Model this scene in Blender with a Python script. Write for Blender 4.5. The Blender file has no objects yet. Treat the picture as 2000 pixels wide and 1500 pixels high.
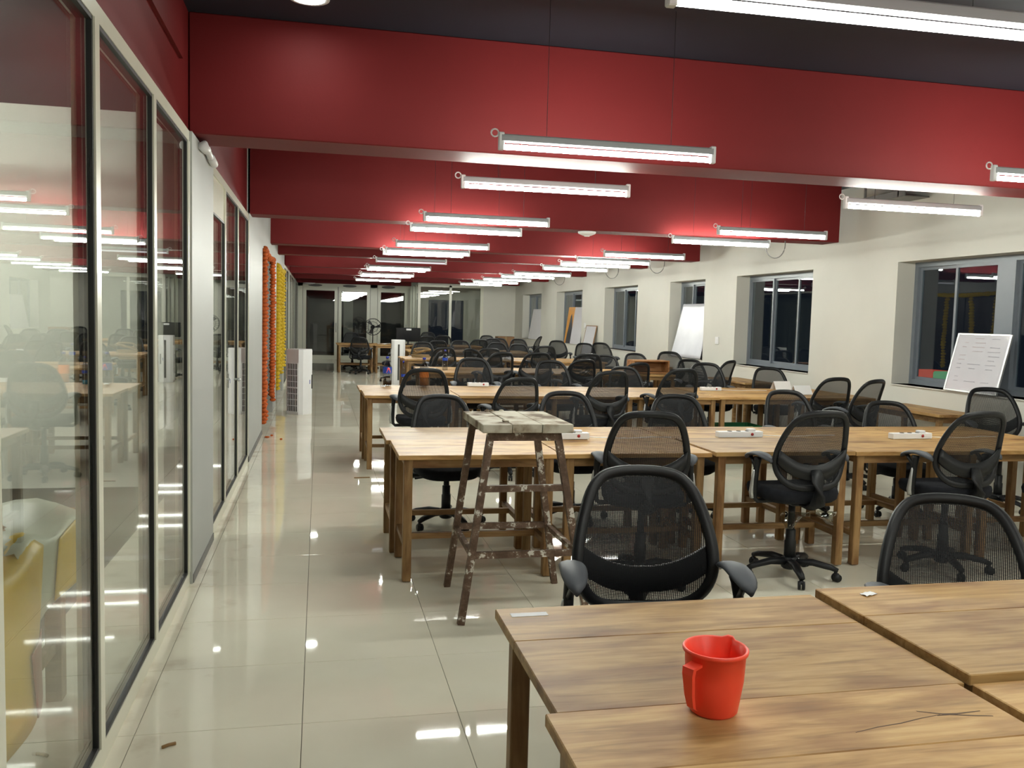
import bpy, bmesh, math, random
from mathutils import Vector, Matrix
random.seed(7)
S = bpy.context.scene
COL = S.collection
# ------------------------------------------------------------------ camera
cd = bpy.data.cameras.new('camera'); cam = bpy.data.objects.new('camera', cd); COL.objects.link(cam)
cd.sensor_fit = 'HORIZONTAL'; cd.sensor_width = 36.0; cd.lens = 36.0 * 1716.0 / 2000.0
cd.clip_start = 0.05; cd.clip_end = 200
_r = Vector((0.977, -0.213, 0.026)).normalized(); _b = Vector((-0.215, -0.974, 0.075)).normalized()
_u = _b.cross(_r).normalized(); _r = _u.cross(_b).normalized()
cam.matrix_world = Matrix(((_r.x, _u.x, _b.x, 0), (_r.y, _u.y, _b.y, 0), (_r.z, _u.z, _b.z, 1.59), (0, 0, 0, 1)))
S.camera = cam
# ------------------------------------------------------------------ night outside, exposure
W = bpy.data.worlds.new('night'); S.world = W; W.use_nodes = True
W.node_tree.nodes['Background'].inputs[0].default_value = (0.006, 0.008, 0.012, 1)
W.node_tree.nodes['Background'].inputs[1].default_value = 1.0
TUBE = 130.0
S.view_settings.view_transform = 'Standard'; S.view_settings.look = 'None'
S.view_settings.gamma = 1.0; S.view_settings.use_curve_mapping = False
S.view_settings.exposure = 0.22
try:
    S.cycles.transparent_max_bounces = 24; S.cycles.max_bounces = 10; S.cycles.glossy_bounces = 6
    S.cycles.sample_clamp_indirect = 8.0; S.cycles.caustics_reflective = False; S.cycles.caustics_refractive = False
except Exception: pass

# ------------------------------------------------------------------ materials
def newmat(name):
    m = bpy.data.materials.new(name); m.use_nodes = True
    nt = m.node_tree; b = nt.nodes['Principled BSDF']
    return m, nt, b
def setc(b, c, rough, spec=0.5, metal=0.0):
    b.inputs['Base Color'].default_value = (*c, 1); b.inputs['Roughness'].default_value = rough
    b.inputs['Specular IOR Level'].default_value = spec; b.inputs['Metallic'].default_value = metal
def node(nt, t, **kw):
    n = nt.nodes.new(t)
    for k, v in kw.items(): setattr(n, k, v)
    return n
def ramp(nt, stops):
    n = nt.nodes.new('ShaderNodeValToRGB'); e = n.color_ramp.elements
    while len(e) < len(stops): e.new(0.5)
    for i, (p, c) in enumerate(stops): e[i].position = p; e[i].color = (*c, 1) if len(c) == 3 else c
    return n
def noisy(name, c, rough, amt=0.06, scale=6.0, bump=0.0, bscale=120, spec=0.5, metal=0.0):
    """a plain colour with a little mottling and fine relief"""
    m, nt, b = newmat(name); setc(b, c, rough, spec, metal)
    tc = node(nt, 'ShaderNodeTexCoord'); n = node(nt, 'ShaderNodeTexNoise'); n.inputs['Scale'].default_value = scale
    n.inputs['Detail'].default_value = 4; nt.links.new(tc.outputs['Object'], n.inputs['Vector'])
    r = ramp(nt, [(0.3, tuple(max(0, x * (1 - amt)) for x in c)), (0.7, tuple(min(1, x * (1 + amt)) for x in c))])
    nt.links.new(n.outputs['Fac'], r.inputs['Fac']); nt.links.new(r.outputs['Color'], b.inputs['Base Color'])
    if bump:
        n2 = node(nt, 'ShaderNodeTexNoise'); n2.inputs['Scale'].default_value = bscale; nt.links.new(tc.outputs['Object'], n2.inputs['Vector'])
        bp = node(nt, 'ShaderNodeBump'); bp.inputs['Strength'].default_value = bump; bp.inputs['Distance'].default_value = 0.002
        nt.links.new(n2.outputs['Fac'], bp.inputs['Height']); nt.links.new(bp.outputs['Normal'], b.inputs['Normal'])
    return m
def emit(name, c, s):
    m = bpy.data.materials.new(name); m.use_nodes = True; nt = m.node_tree
    nt.nodes.clear(); o = node(nt, 'ShaderNodeOutputMaterial'); e = node(nt, 'ShaderNodeEmission')
    e.inputs[0].default_value = (*c, 1); e.inputs[1].default_value = s; nt.links.new(e.outputs[0], o.inputs[0])
    return m
def glassmat(name, tint):
    """a clear sheet: Fresnel reflection over see-through"""
    m = bpy.data.materials.new(name); m.use_nodes = True; nt = m.node_tree; nt.nodes.clear()
    o = node(nt, 'ShaderNodeOutputMaterial'); g = node(nt, 'ShaderNodeNewGeometry')
    mm = node(nt, 'ShaderNodeMath', operation='MULTIPLY_ADD'); mm.inputs[1].default_value = (1 / 1.5 - 1.5); mm.inputs[2].default_value = 1.5
    nt.links.new(g.outputs['Backfacing'], mm.inputs[0])
    f = node(nt, 'ShaderNodeFresnel'); nt.links.new(mm.outputs[0], f.inputs['IOR'])
    t = node(nt, 'ShaderNodeBsdfTransparent'); t.inputs[0].default_value = (*tint, 1)
    gl = node(nt, 'ShaderNodeBsdfGlossy'); gl.inputs['Roughness'].default_value = 0.0; gl.inputs['Color'].default_value = (1, 1, 1, 1)
    mx = node(nt, 'ShaderNodeMixShader'); nt.links.new(f.outputs[0], mx.inputs[0]); nt.links.new(t.outputs[0], mx.inputs[1]); nt.links.new(gl.outputs[0], mx.inputs[2])
    nt.links.new(mx.outputs[0], o.inputs[0])
    return m
def woodmat(name, dark, mid, pale, rough=0.38, gscale=1.0, knots=True):
    """planks: grain along local X, each piece with its own tone"""
    m, nt, b = newmat(name); setc(b, mid, rough, 0.28)
    tc = node(nt, 'ShaderNodeTexCoord'); oi = node(nt, 'ShaderNodeObjectInfo')
    ad = node(nt, 'ShaderNodeVectorMath', operation='ADD'); sc = node(nt, 'ShaderNodeVectorMath', operation='SCALE')
    cx = node(nt, 'ShaderNodeCombineXYZ'); 
    m1 = node(nt, 'ShaderNodeMath', operation='MULTIPLY'); m1.inputs[1].default_value = 37.0
    nt.links.new(oi.outputs['Random'], m1.inputs[0])
    for i in range(3): nt.links.new(m1.outputs[0], cx.inputs[i])
    nt.links.new(tc.outputs['Object'], ad.inputs[0]); nt.links.new(cx.outputs[0], ad.inputs[1])
    mp = node(nt, 'ShaderNodeMapping'); mp.inputs['Scale'].default_value = (1.3 * gscale, 15 * gscale, 15 * gscale); nt.links.new(ad.outputs[0], mp.inputs['Vector'])
    n1 = node(nt, 'ShaderNodeTexNoise'); n1.inputs['Scale'].default_value = 2.2; n1.inputs['Detail'].default_value = 7; n1.inputs['Roughness'].default_value = 0.62; n1.inputs['Distortion'].default_value = 0.9
    nt.links.new(mp.outputs[0], n1.inputs['Vector'])
    mp2 = node(nt, 'ShaderNodeMapping'); mp2.inputs['Scale'].default_value = (2.2, 6.5, 6.5); nt.links.new(ad.outputs[0], mp2.inputs['Vector'])
    n2 = node(nt, 'ShaderNodeTexNoise'); n2.inputs['Scale'].default_value = 1.6; n2.inputs['Detail'].default_value = 3; nt.links.new(mp2.outputs[0], n2.inputs['Vector'])
    r1 = ramp(nt, [(0.28, dark), (0.48, mid), (0.72, pale)]); nt.links.new(n1.outputs['Fac'], r1.inputs['Fac'])
    r2 = ramp(nt, [(0.34, (0.55, 0.42, 0.36)), (0.54, (1, 1, 1)), (0.75, (1.0, 0.98, 0.92))]); nt.links.new(n2.outputs['Fac'], r2.inputs['Fac'])
    mu = node(nt, 'ShaderNodeMix', data_type='RGBA', blend_type='MULTIPLY'); mu.inputs['Factor'].default_value = 0.75
    nt.links.new(r1.outputs[0], mu.inputs['A']); nt.links.new(r2.outputs[0], mu.inputs['B'])
    last = mu.outputs['Result']
    if knots:
        mp3 = node(nt, 'ShaderNodeMapping'); mp3.inputs['Scale'].default_value = (1.3, 4.0, 4.0); nt.links.new(ad.outputs[0], mp3.inputs['Vector'])
        v = node(nt, 'ShaderNodeTexVoronoi'); v.inputs['Scale'].default_value = 1.1; nt.links.new(mp3.outputs[0], v.inputs['Vector'])
        r3 = ramp(nt, [(0.0, (0.22, 0.12, 0.07)), (0.09, (0.52, 0.38, 0.28)), (0.24, (1, 1, 1))]); nt.links.new(v.outputs['Distance'], r3.inputs['Fac'])
        mk = node(nt, 'ShaderNodeMix', data_type='RGBA', blend_type='MULTIPLY'); mk.inputs['Factor'].default_value = 0.8
        nt.links.new(last, mk.inputs['A']); nt.links.new(r3.outputs[0], mk.inputs['B']); last = mk.outputs['Result']
    hs = node(nt, 'ShaderNodeHueSaturation'); rv = node(nt, 'ShaderNodeMapRange'); rv.inputs['To Min'].default_value = 0.80; rv.inputs['To Max'].default_value = 1.18
    nt.links.new(oi.outputs['Random'], rv.inputs['Value']); nt.links.new(rv.outputs[0], hs.inputs['Value']); nt.links.new(last, hs.inputs['Color'])
    nt.links.new(hs.outputs[0], b.inputs['Base Color'])
    bp = node(nt, 'ShaderNodeBump'); bp.inputs['Strength'].default_value = 0.12; bp.inputs['Distance'].default_value = 0.002
    nt.links.new(n1.outputs['Fac'], bp.inputs['Height']); nt.links.new(bp.outputs['Normal'], b.inputs['Normal'])
    return m
def floormat():
    m, nt, b = newmat('polished_tile'); setc(b, (0.56, 0.53, 0.44), 0.07, 0.5)
    g = node(nt, 'ShaderNodeNewGeometry'); n = node(nt, 'ShaderNodeTexNoise'); n.inputs['Scale'].default_value = 1.4; n.inputs['Detail'].default_value = 5
    nt.links.new(g.outputs['Position'], n.inputs['Vector'])
    r = ramp(nt, [(0.3, (0.76, 0.715, 0.585)), (0.55, (0.82, 0.775, 0.64)), (0.8, (0.86, 0.815, 0.69))]); nt.links.new(n.outputs['Fac'], r.inputs['Fac'])
    # brown cleaning stains, blotchy, along the foot of the glass wall
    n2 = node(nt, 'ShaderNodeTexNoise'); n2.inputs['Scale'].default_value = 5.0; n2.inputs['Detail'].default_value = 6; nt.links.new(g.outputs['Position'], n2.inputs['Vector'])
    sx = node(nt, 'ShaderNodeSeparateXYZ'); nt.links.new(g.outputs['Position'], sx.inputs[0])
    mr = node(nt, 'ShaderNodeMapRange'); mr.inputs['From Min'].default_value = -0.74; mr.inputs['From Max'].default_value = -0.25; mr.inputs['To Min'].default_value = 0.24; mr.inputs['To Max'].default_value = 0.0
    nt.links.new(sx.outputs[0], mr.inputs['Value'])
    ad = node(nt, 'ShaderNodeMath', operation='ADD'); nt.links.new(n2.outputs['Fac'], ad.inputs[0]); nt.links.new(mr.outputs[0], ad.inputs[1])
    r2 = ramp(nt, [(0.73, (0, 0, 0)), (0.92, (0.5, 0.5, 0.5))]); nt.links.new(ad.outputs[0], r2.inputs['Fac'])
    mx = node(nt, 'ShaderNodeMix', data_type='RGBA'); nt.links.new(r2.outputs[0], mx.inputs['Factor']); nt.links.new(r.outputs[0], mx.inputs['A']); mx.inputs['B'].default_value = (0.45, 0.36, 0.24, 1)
    nt.links.new(mx.outputs['Result'], b.inputs['Base Color'])
    n3 = node(nt, 'ShaderNodeTexNoise'); n3.inputs['Scale'].default_value = 9.0; nt.links.new(g.outputs['Position'], n3.inputs['Vector'])
    r3 = node(nt, 'ShaderNodeMapRange'); r3.inputs['To Min'].default_value = 0.012; r3.inputs['To Max'].default_value = 0.05; nt.links.new(n3.outputs['Fac'], r3.inputs['Value']); nt.links.new(r3.outputs[0], b.inputs['Roughness'])
    return m
def meshmat():
    """woven black netting, see-through holes"""
    m = bpy.data.materials.new('black_netting'); m.use_nodes = True; nt = m.node_tree; b = nt.nodes['Principled BSDF']; setc(b, (0.008, 0.009, 0.011), 0.6, 0.25)
    o = nt.nodes['Material Output']; tc = node(nt, 'ShaderNodeTexCoord'); sp = node(nt, 'ShaderNodeSeparateXYZ'); nt.links.new(tc.outputs['Object'], sp.inputs[0])
    def wave(a, bb):
        ax = node(nt, 'ShaderNodeMath', operation='MULTIPLY'); ax.inputs[1].default_value = a; nt.links.new(sp.outputs[0], ax.inputs[0])
        az = node(nt, 'ShaderNodeMath', operation='MULTIPLY_ADD'); az.inputs[1].default_value = bb; nt.links.new(sp.outputs[2], az.inputs[0]); nt.links.new(ax.outputs[0], az.inputs[2])
        s = node(nt, 'ShaderNodeMath', operation='SINE'); nt.links.new(az.outputs[0], s.inputs[0]); return s
    k = 2 * math.pi / 0.0075
    s1 = wave(k * 0.6, k * 0.8); s2 = wave(k * 0.6, -k * 0.8)
    mu = node(nt, 'ShaderNodeMath', operation='MULTIPLY'); nt.links.new(s1.outputs[0], mu.inputs[0]); nt.links.new(s2.outputs[0], mu.inputs[1])
    gt = node(nt, 'ShaderNodeMapRange'); gt.inputs['From Min'].default_value = 0.04; gt.inputs['From Max'].default_value = 0.22; gt.inputs['To Max'].default_value = 0.62
    nt.links.new(mu.outputs[0], gt.inputs['Value'])
    t = node(nt, 'ShaderNodeBsdfTransparent'); mx = node(nt, 'ShaderNodeMixShader'); nt.links.new(gt.outputs[0], mx.inputs[0]); nt.links.new(b.outputs[0], mx.inputs[1]); nt.links.new(t.outputs[0], mx.inputs[2])
    nt.links.new(mx.outputs[0], o.inputs[0])
    return m
def splatmat():
    m, nt, b = newmat('paint_splashed_wood'); setc(b, (0.12, 0.07, 0.045), 0.65, 0.3)
    tc = node(nt, 'ShaderNodeTexCoord'); n = node(nt, 'ShaderNodeTexNoise'); n.inputs['Scale'].default_value = 16; n.inputs['Detail'].default_value = 6; n.inputs['Roughness'].default_value = 0.7
    nt.links.new(tc.outputs['Object'], n.inputs['Vector'])
    r = ramp(nt, [(0.40, (0.085, 0.05, 0.033)), (0.55, (0.15, 0.095, 0.065)), (0.575, (0.20, 0.15, 0.11)), (0.60, (0.60, 0.57, 0.51))]); nt.links.new(n.outputs['Fac'], r.inputs['Fac'])
    nt.links.new(r.outputs[0], b.inputs['Base Color'])
    return m
def stooltopmat():
    m, nt, b = newmat('plaster_caked_wood'); setc(b, (0.5, 0.47, 0.4), 0.8, 0.2)
    tc = node(nt, 'ShaderNodeTexCoord'); n = node(nt, 'ShaderNodeTexNoise'); n.inputs['Scale'].default_value = 9; n.inputs['Detail'].default_value = 7; nt.links.new(tc.outputs['Object'], n.inputs['Vector'])
    r = ramp(nt, [(0.38, (0.13, 0.09, 0.06)), (0.45, (0.34, 0.29, 0.22)), (0.58, (0.50, 0.47, 0.39))]); nt.links.new(n.outputs['Fac'], r.inputs['Fac']); nt.links.new(r.outputs[0], b.inputs['Base Color'])
    return m
M = {}
M['wall'] = noisy('cream_wall_paint', (0.66, 0.645, 0.585), 0.6, 0.03, 1.5, 0.15, 90)
M['white'] = noisy('white_wall_paint', (0.41, 0.42, 0.405), 0.55, 0.03, 1.5, 0.15, 90)
M['red'] = noisy('red_wall_paint', (0.150, 0.0125, 0.0135), 0.6, 0.05, 1.5, 0.2, 70, 0.2)
M['ceil'] = noisy('dark_navy_ceiling_paint', (0.012, 0.017, 0.028), 0.6, 0.08, 2)
M['tile'] = floormat()
M['grout'] = noisy('tile_grout', (0.20, 0.18, 0.15), 0.8, 0.1)
M['alu'] = noisy('cream_powder_coated_aluminium', (0.72, 0.715, 0.60), 0.28, 0.02, 4)
M['greyalu'] = noisy('grey_powder_coated_aluminium', (0.20, 0.225, 0.26), 0.4, 0.04, 4)
M['gasket'] = noisy('black_rubber_gasket', (0.012, 0.012, 0.012), 0.5, 0.1)
M['glass'] = glassmat('clear_glass', (0.92, 0.94, 0.92))
M['winglass'] = glassmat('window_glass', (0.80, 0.86, 0.88))
M['wood'] = woodmat('mango_wood', (0.28, 0.155, 0.055), (0.45, 0.265, 0.098), (0.57, 0.37, 0.16), 0.5)
M['leg'] = woodmat('mango_wood_legs', (0.17, 0.095, 0.038), (0.28, 0.165, 0.068), (0.37, 0.23, 0.105), 0.5, 1.0, False)
M['redwood'] = woodmat('reddish_plank_wood', (0.20, 0.085, 0.03), (0.36, 0.175, 0.07), (0.46, 0.25, 0.11), 0.5)
M['black'] = noisy('black_plastic', (0.008, 0.0085, 0.010), 0.45, 0.1, 8, 0.1, 300, 0.35)
M['fabric'] = noisy('black_seat_fabric', (0.012, 0.013, 0.017), 0.9, 0.2, 30, 0.5, 500, 0.2)
M['armpad'] = noisy('dark_grey_rubber', (0.055, 0.060, 0.072), 0.55, 0.08, 10)
M['silver'] = noisy('brushed_silver', (0.55, 0.56, 0.56), 0.35, 0.04, 10, metal=0.7)
M['net'] = meshmat()
M['splat'] = splatmat(); M['stooltop'] = stooltopmat()
M['tube'] = emit('lit_fluorescent_tube', (0.97, 1.0, 0.90), TUBE)
M['dimtube'] = emit('failing_fluorescent_tube', (0.95, 0.93, 0.95), 0.8)
M['spot'] = emit('lit_downlight_lens', (0.95, 1.0, 0.92), 55.0)
M['batten'] = noisy('white_enamel', (0.72, 0.73, 0.74), 0.4, 0.02)
M['enamel'] = noisy('grey_enamel', (0.30, 0.31, 0.32), 0.5, 0.03)
M['wire'] = noisy('grey_wire', (0.03, 0.03, 0.03), 0.5, 0.02)
M['redplastic'] = noisy('red_plastic', (0.95, 0.075, 0.038), 0.38, 0.03)
M['paper'] = noisy('white_paper', (0.80, 0.80, 0.82), 0.7, 0.02)
M['whiteplastic'] = noisy('white_plastic', (0.78, 0.78, 0.79), 0.35, 0.02)
M['darkgrille'] = noisy('dark_grille', (0.05, 0.045, 0.04), 0.6, 0.1)
M['switchred'] = noisy('red_switch', (0.35, 0.02, 0.02), 0.4)
M['orangeflower'] = noisy('orange_marigold', (0.50, 0.095, 0.012), 0.85, 0.25, 40, 0.8, 80)
M['yellowflower'] = noisy('yellow_marigold', (0.62, 0.42, 0.012), 0.85, 0.22, 40, 0.8, 80)
M['doorwood'] = woodmat('dark_door_veneer', (0.02, 0.013, 0.009), (0.045, 0.028, 0.018), (0.07, 0.045, 0.03), 0.4)
M['wrap'] = glassmat('thin_plastic_wrap', (0.80, 0.79, 0.72))
M['board'] = noisy('whiteboard_enamel', (0.70, 0.69, 0.74), 0.09, 0.02)
M['ink'] = noisy('marker_ink', (0.36, 0.34, 0.42), 0.5)
M['ink2'] = noisy('dark_wood_split', (0.09, 0.045, 0.022), 0.7)
M['inkred'] = noisy('faded_red_marker', (0.62, 0.46, 0.48), 0.5)
M['sheet'] = noisy('white_plastic_sheet', (0.66, 0.67, 0.74), 0.35, 0.04, 5, 0.4, 12)
M['orangeposter'] = noisy('orange_poster', (0.62, 0.27, 0.025), 0.5, 0.08, 5)
M['posterdark'] = noisy('dark_poster_shape', (0.03, 0.03, 0.04), 0.5, 0.1)
M['cardboard'] = noisy('brown_cardboard', (0.28, 0.155, 0.075), 0.8, 0.08, 6)
M['cola'] = noisy('brown_cola', (0.02, 0.008, 0.004), 0.1)
M['orangesoda'] = noisy('orange_soda', (0.85, 0.26, 0.01), 0.25, 0.03)
M['bluelabel'] = noisy('blue_label', (0.012, 0.05, 0.35), 0.4)
M['orangelabel'] = noisy('orange_label', (0.9, 0.25, 0.01), 0.4)
M['bluecap'] = noisy('blue_cap', (0.008, 0.02, 0.28), 0.4)
M['cyanliquid'] = noisy('pale_blue_liquid', (0.05, 0.35, 0.5), 0.2)
M['bottle'] = glassmat('clear_bottle', (0.72, 0.74, 0.77))
M['green'] = noisy('green_plastic', (0.012, 0.14, 0.05), 0.5)
M['navy'] = noisy('navy_cloth', (0.012, 0.018, 0.06), 0.85, 0.15, 12, 0.4, 200)
M['tan'] = noisy('tan_cloth', (0.34, 0.24, 0.12), 0.9, 0.15, 12, 0.5, 150)
M['yellowbag'] = noisy('yellow_plastic_bag', (0.78, 0.50, 0.02), 0.35, 0.05, 4)
M['palebag'] = noisy('pale_plastic_bag', (0.56, 0.58, 0.46), 0.4, 0.05, 4)
M['redprint'] = noisy('brown_red_print', (0.30, 0.06, 0.03), 0.4)
M['teal'] = noisy('teal_plastic_bag', (0.03, 0.24, 0.30), 0.4, 0.1, 5)
M['steel'] = noisy('dark_slotted_steel', (0.03, 0.03, 0.032), 0.45, 0.1, metal=0.3)
M['dullwall'] = noisy('dull_store_room_wall', (0.84, 0.83, 0.76), 0.7, 0.05, 1.5)
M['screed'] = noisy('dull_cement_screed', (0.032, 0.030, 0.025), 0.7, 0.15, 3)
M['lobby'] = noisy('dark_lobby_wall', (0.10, 0.10, 0.11), 0.6, 0.1, 1.5)
M['lobbyfloor'] = noisy('lobby_floor', (0.30, 0.30, 0.28), 0.2, 0.05, 1.5)
M['monitor'] = noisy('black_screen', (0.008, 0.008, 0.01), 0.15)
M['conduit'] = noisy('grey_conduit', (0.16, 0.155, 0.15), 0.5)
M['stallred'] = emit('stall_red_glow', (0.9, 0.12, 0.08), 0.45)
M['stallgreen'] = emit('stall_green_glow', (0.35, 0.8, 0.4), 0.35)

# ------------------------------------------------------------------ mesh helpers
class MB:
    def __init__(s): s.v = []; s.f = []; s.sm = []
    def add(s, vs, fs, smooth=False):
        o = len(s.v); s.v += [tuple(v) for v in vs]; s.f += [tuple(i + o for i in f) for f in fs]; s.sm += [smooth] * len(fs); return s
    def box(s, a, b, ch=0.0):
        x0, y0, z0 = a; x1, y1, z1 = b
        if not ch:
            return s.add([(x0, y0, z0), (x1, y0, z0), (x1, y1, z0), (x0, y1, z0), (x0, y0, z1), (x1, y0, z1), (x1, y1, z1), (x0, y1, z1)],
                         [(0, 3, 2, 1), (4, 5, 6, 7), (0, 1, 5, 4), (1, 2, 6, 5), (2, 3, 7, 6), (3, 0, 4, 7)])
        bm = bmesh.new(); bmesh.ops.create_cube(bm, size=1.0)
        for v in bm.verts: v.co = Vector(((x0 + x1) / 2 + v.co.x * (x1 - x0), (y0 + y1) / 2 + v.co.y * (y1 - y0), (z0 + z1) / 2 + v.co.z * (z1 - z0)))
        bmesh.ops.bevel(bm, geom=list(bm.edges), offset=ch, segments=1, affect='EDGES')
        bm.verts.ensure_lookup_table(); bm.verts.index_update()
        s.add([v.co for v in bm.verts], [[v.index for v in f.verts] for f in bm.faces]); bm.free(); return s
    def bar(s, p, q, wx, wy, up=(0, 0, 1)):
        """rectangular bar from p to q"""
        p = Vector(p); q = Vector(q); d = (q - p).normalized(); u = Vector(up)
        if abs(d.dot(u)) > 0.98: u = Vector((0, 1, 0))
        a = d.cross(u).normalized(); b = a.cross(d).normalized()
        vs = []
        for c in (p, q):
            for i, j in ((-1, -1), (1, -1), (1, 1), (-1, 1)): vs.append(c + a * (i * wx / 2) + b * (j * wy / 2))
        return s.add(vs, [(0, 3, 2, 1), (4, 5, 6, 7), (0, 1, 5, 4), (1, 2, 6, 5), (2, 3, 7, 6), (3, 0, 4, 7)])
    def tube(s, path, r, n=8, closed=False, sx=1.0, sy=1.0, up=(0, 0, 1), cap=True):
        path = [Vector(p) for p in path]; N = len(path); vs = []; fs = []
        for i, p in enumerate(path):
            if closed: d = path[(i + 1) % N] - path[i - 1]
            else: d = path[min(i + 1, N - 1)] - path[max(i - 1, 0)]
            d.normalize(); u = Vector(up)
            if abs(d.dot(u)) > 0.97: u = Vector((1, 0, 0)) if abs(d.x) < 0.9 else Vector((0, 1, 0))
            a = d.cross(u).normalized(); b = a.cross(d).normalized()
            rr = r[i] if isinstance(r, (list, tuple)) else r
            for k in range(n):
                t = 2 * math.pi * k / n; vs.append(p + a * (math.cos(t) * rr * sx) + b * (math.sin(t) * rr * sy))
        R = N if closed else N - 1
        for i in range(R):
            for k in range(n):
                k2 = (k + 1) % n; j = (i + 1) % N
                fs.append((i * n + k, i * n + k2, j * n + k2, j * n + k))
        if not closed and cap: fs.append(tuple(range(n - 1, -1, -1))); fs.append(tuple((N - 1) * n + k for k in range(n)))
        return s.add(vs, fs, True)
    def lathe(s, prof, n=16, o=(0, 0, 0), cap=True):
        vs = []; fs = []
        for (r, z) in prof:
            for k in range(n):
                t = 2 * math.pi * k / n; vs.append((o[0] + r * math.cos(t), o[1] + r * math.sin(t), o[2] + z))
        for i in range(len(prof) - 1):
            for k in range(n):
                k2 = (k + 1) % n; fs.append((i * n + k, i * n + k2, (i + 1) * n + k2, (i + 1) * n + k))
        if cap:
            if prof[0][0] > 1e-5: fs.append(tuple(range(n - 1, -1, -1)))
            if prof[-1][0] > 1e-5: fs.append(tuple((len(prof) - 1) * n + k for k in range(n)))
        return s.add(vs, fs, True)
    def blob(s, c, rx, ry, rz, n=6, m=4):
        vs = [(c[0], c[1], c[2] - rz)]; fs = []
        for i in range(1, m):
            t = math.pi * i / m
            for k in range(n):
                a = 2 * math.pi * k / n; vs.append((c[0] + rx * math.sin(t) * math.cos(a), c[1] + ry * math.sin(t) * math.sin(a), c[2] - rz * math.cos(t)))
        vs.append((c[0], c[1], c[2] + rz)); L = len(vs) - 1
        for k in range(n): fs.append((0, 1 + (k + 1) % n, 1 + k))
        for i in range(m - 2):
            for k in range(n):
                a = 1 + i * n + k; b = 1 + i * n + (k + 1) % n; fs.append((a, b, b + n, a + n))
        for k in range(n): fs.append((1 + (m - 2) * n + k, 1 + (m - 2) * n + (k + 1) % n, L))
        return s.add(vs, fs, True)
    def mesh(s, name):
        me = bpy.data.meshes.new(name); me.from_pydata(s.v, [], s.f); me.update()
        me.polygons.foreach_set('use_smooth', s.sm); return me
    def build(s, name, mat, parent=None, loc=(0, 0, 0), kind=None, label=None):
        me = s.mesh(name); me.materials.append(M[mat] if isinstance(mat, str) else mat)
        return link(name, me, parent, loc, kind, label)
def link(name, me, parent=None, loc=(0, 0, 0), kind=None, label=None, rot=None):
    o = bpy.data.objects.new(name, me); COL.objects.link(o); o.location = loc
    if rot: o.rotation_euler = rot
    if parent is not None: o.parent = parent
    if kind: o['kind'] = kind
    if label: o['label'] = label
    return o
def tag(o, label, cat, group=None, kind=None):
    o['label'] = label; o['category'] = cat
    if group: o['group'] = group
    if kind: o['kind'] = kind
    return o
def thing(name, label, cat, loc=(0, 0, 0), rz=0.0, group=None, kind=None):
    o = bpy.data.objects.new(name, None); o.empty_display_size = 0.1; COL.objects.link(o); o.location = loc; o.rotation_euler = (0, 0, rz)
    return tag(o, label, cat, group, kind)
def bx(a, b, ch=0.0): return MB().box(a, b, ch)
def copy_tree(o, parent=None):
    c = o.copy(); COL.objects.link(c)
    if parent is not None: c.parent = parent
    for ch in list(o.children): copy_tree(ch, c)
    return c
ORD = ['first', 'second', 'third', 'fourth', 'fifth', 'sixth', 'seventh', 'eighth', 'ninth', 'tenth', 'eleventh', 'twelfth', 'thirteenth', 'fourteenth', 'fifteenth', 'sixteenth']

XL, XR = -0.72, 6.32          # glass wall face, window wall face
CZ = 3.28                      # ceiling
# ------------------------------------------------------------------ floor
fl = bx((-5.0, -4.0, -0.06), (XR + 0.3, 37.0, -0.012)).build('floor', 'grout'); tag(fl, 'polished cream tiled floor of the long hall', 'floor', kind='structure')
P = 0.61; tm = bx((-P / 2 + 0.0012, -P / 2 + 0.0012, -0.012), (P / 2 - 0.0012, P / 2 - 0.0012, 0.0), 0.0008).mesh('tile'); tm.materials.append(M['tile'])
rest = MB(); tiles = []
for i in range(-7, 12):
    for j in range(-9, 54):
        cx = 0.56 - P / 2 + i * P; cy = 4.0 + P / 2 + j * P
        if cx < -1.0 or cx > XR + 0.25 or cy > 32.6 or cy < -3.6: continue
        near = cx > -1.0 and 1.6 < cy
        tiles.append((cy + (0 if near else 100), cx, cy))
tiles.sort()
for n, (k, cx, cy) in enumerate(tiles):
    if n < 300 and k < 100: link('tile', tm, fl, (cx, cy, 0))
    else: rest.box((cx - P / 2 + 0.0015, cy - P / 2 + 0.0015, -0.012), (cx + P / 2 - 0.0015, cy + P / 2 - 0.0015, 0.0))
rest.build('tile_field', 'tile', fl, kind='stuff')
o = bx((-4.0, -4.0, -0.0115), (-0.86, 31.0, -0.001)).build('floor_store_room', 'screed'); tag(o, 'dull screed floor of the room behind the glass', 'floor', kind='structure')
# ------------------------------------------------------------------ ceiling and beams
c = bx((-5.0, -4.0, CZ), (XR + 0.3, 37.0, CZ + 0.1)).build('ceiling', 'ceil'); tag(c, 'dark navy painted ceiling above the red beams', 'ceiling', kind='structure')
BE = [(-2.6, -2.2), (1.2, 1.6), (5.42, 5.80), (9.62, 9.98), (13.6, 13.96), (15.95, 16.3), (19.9, 20.25), (23.4, 23.75), (27.0, 27.35), (30.62, 30.98)]
for i, (a, b) in enumerate(BE):
    x1 = 6.12 if b < 28 else 3.1
    o = bx((XL - 0.02, a, 2.60), (x1, b, CZ), 0.006).build('ceiling_beam', 'red')
    tag(o, 'red painted ceiling beam crossing the hall, ' + ('behind the camera' if i < 2 else ORD[i - 2] + ' in view from the camera'), 'beam', 'red ceiling beams', 'structure')
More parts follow.
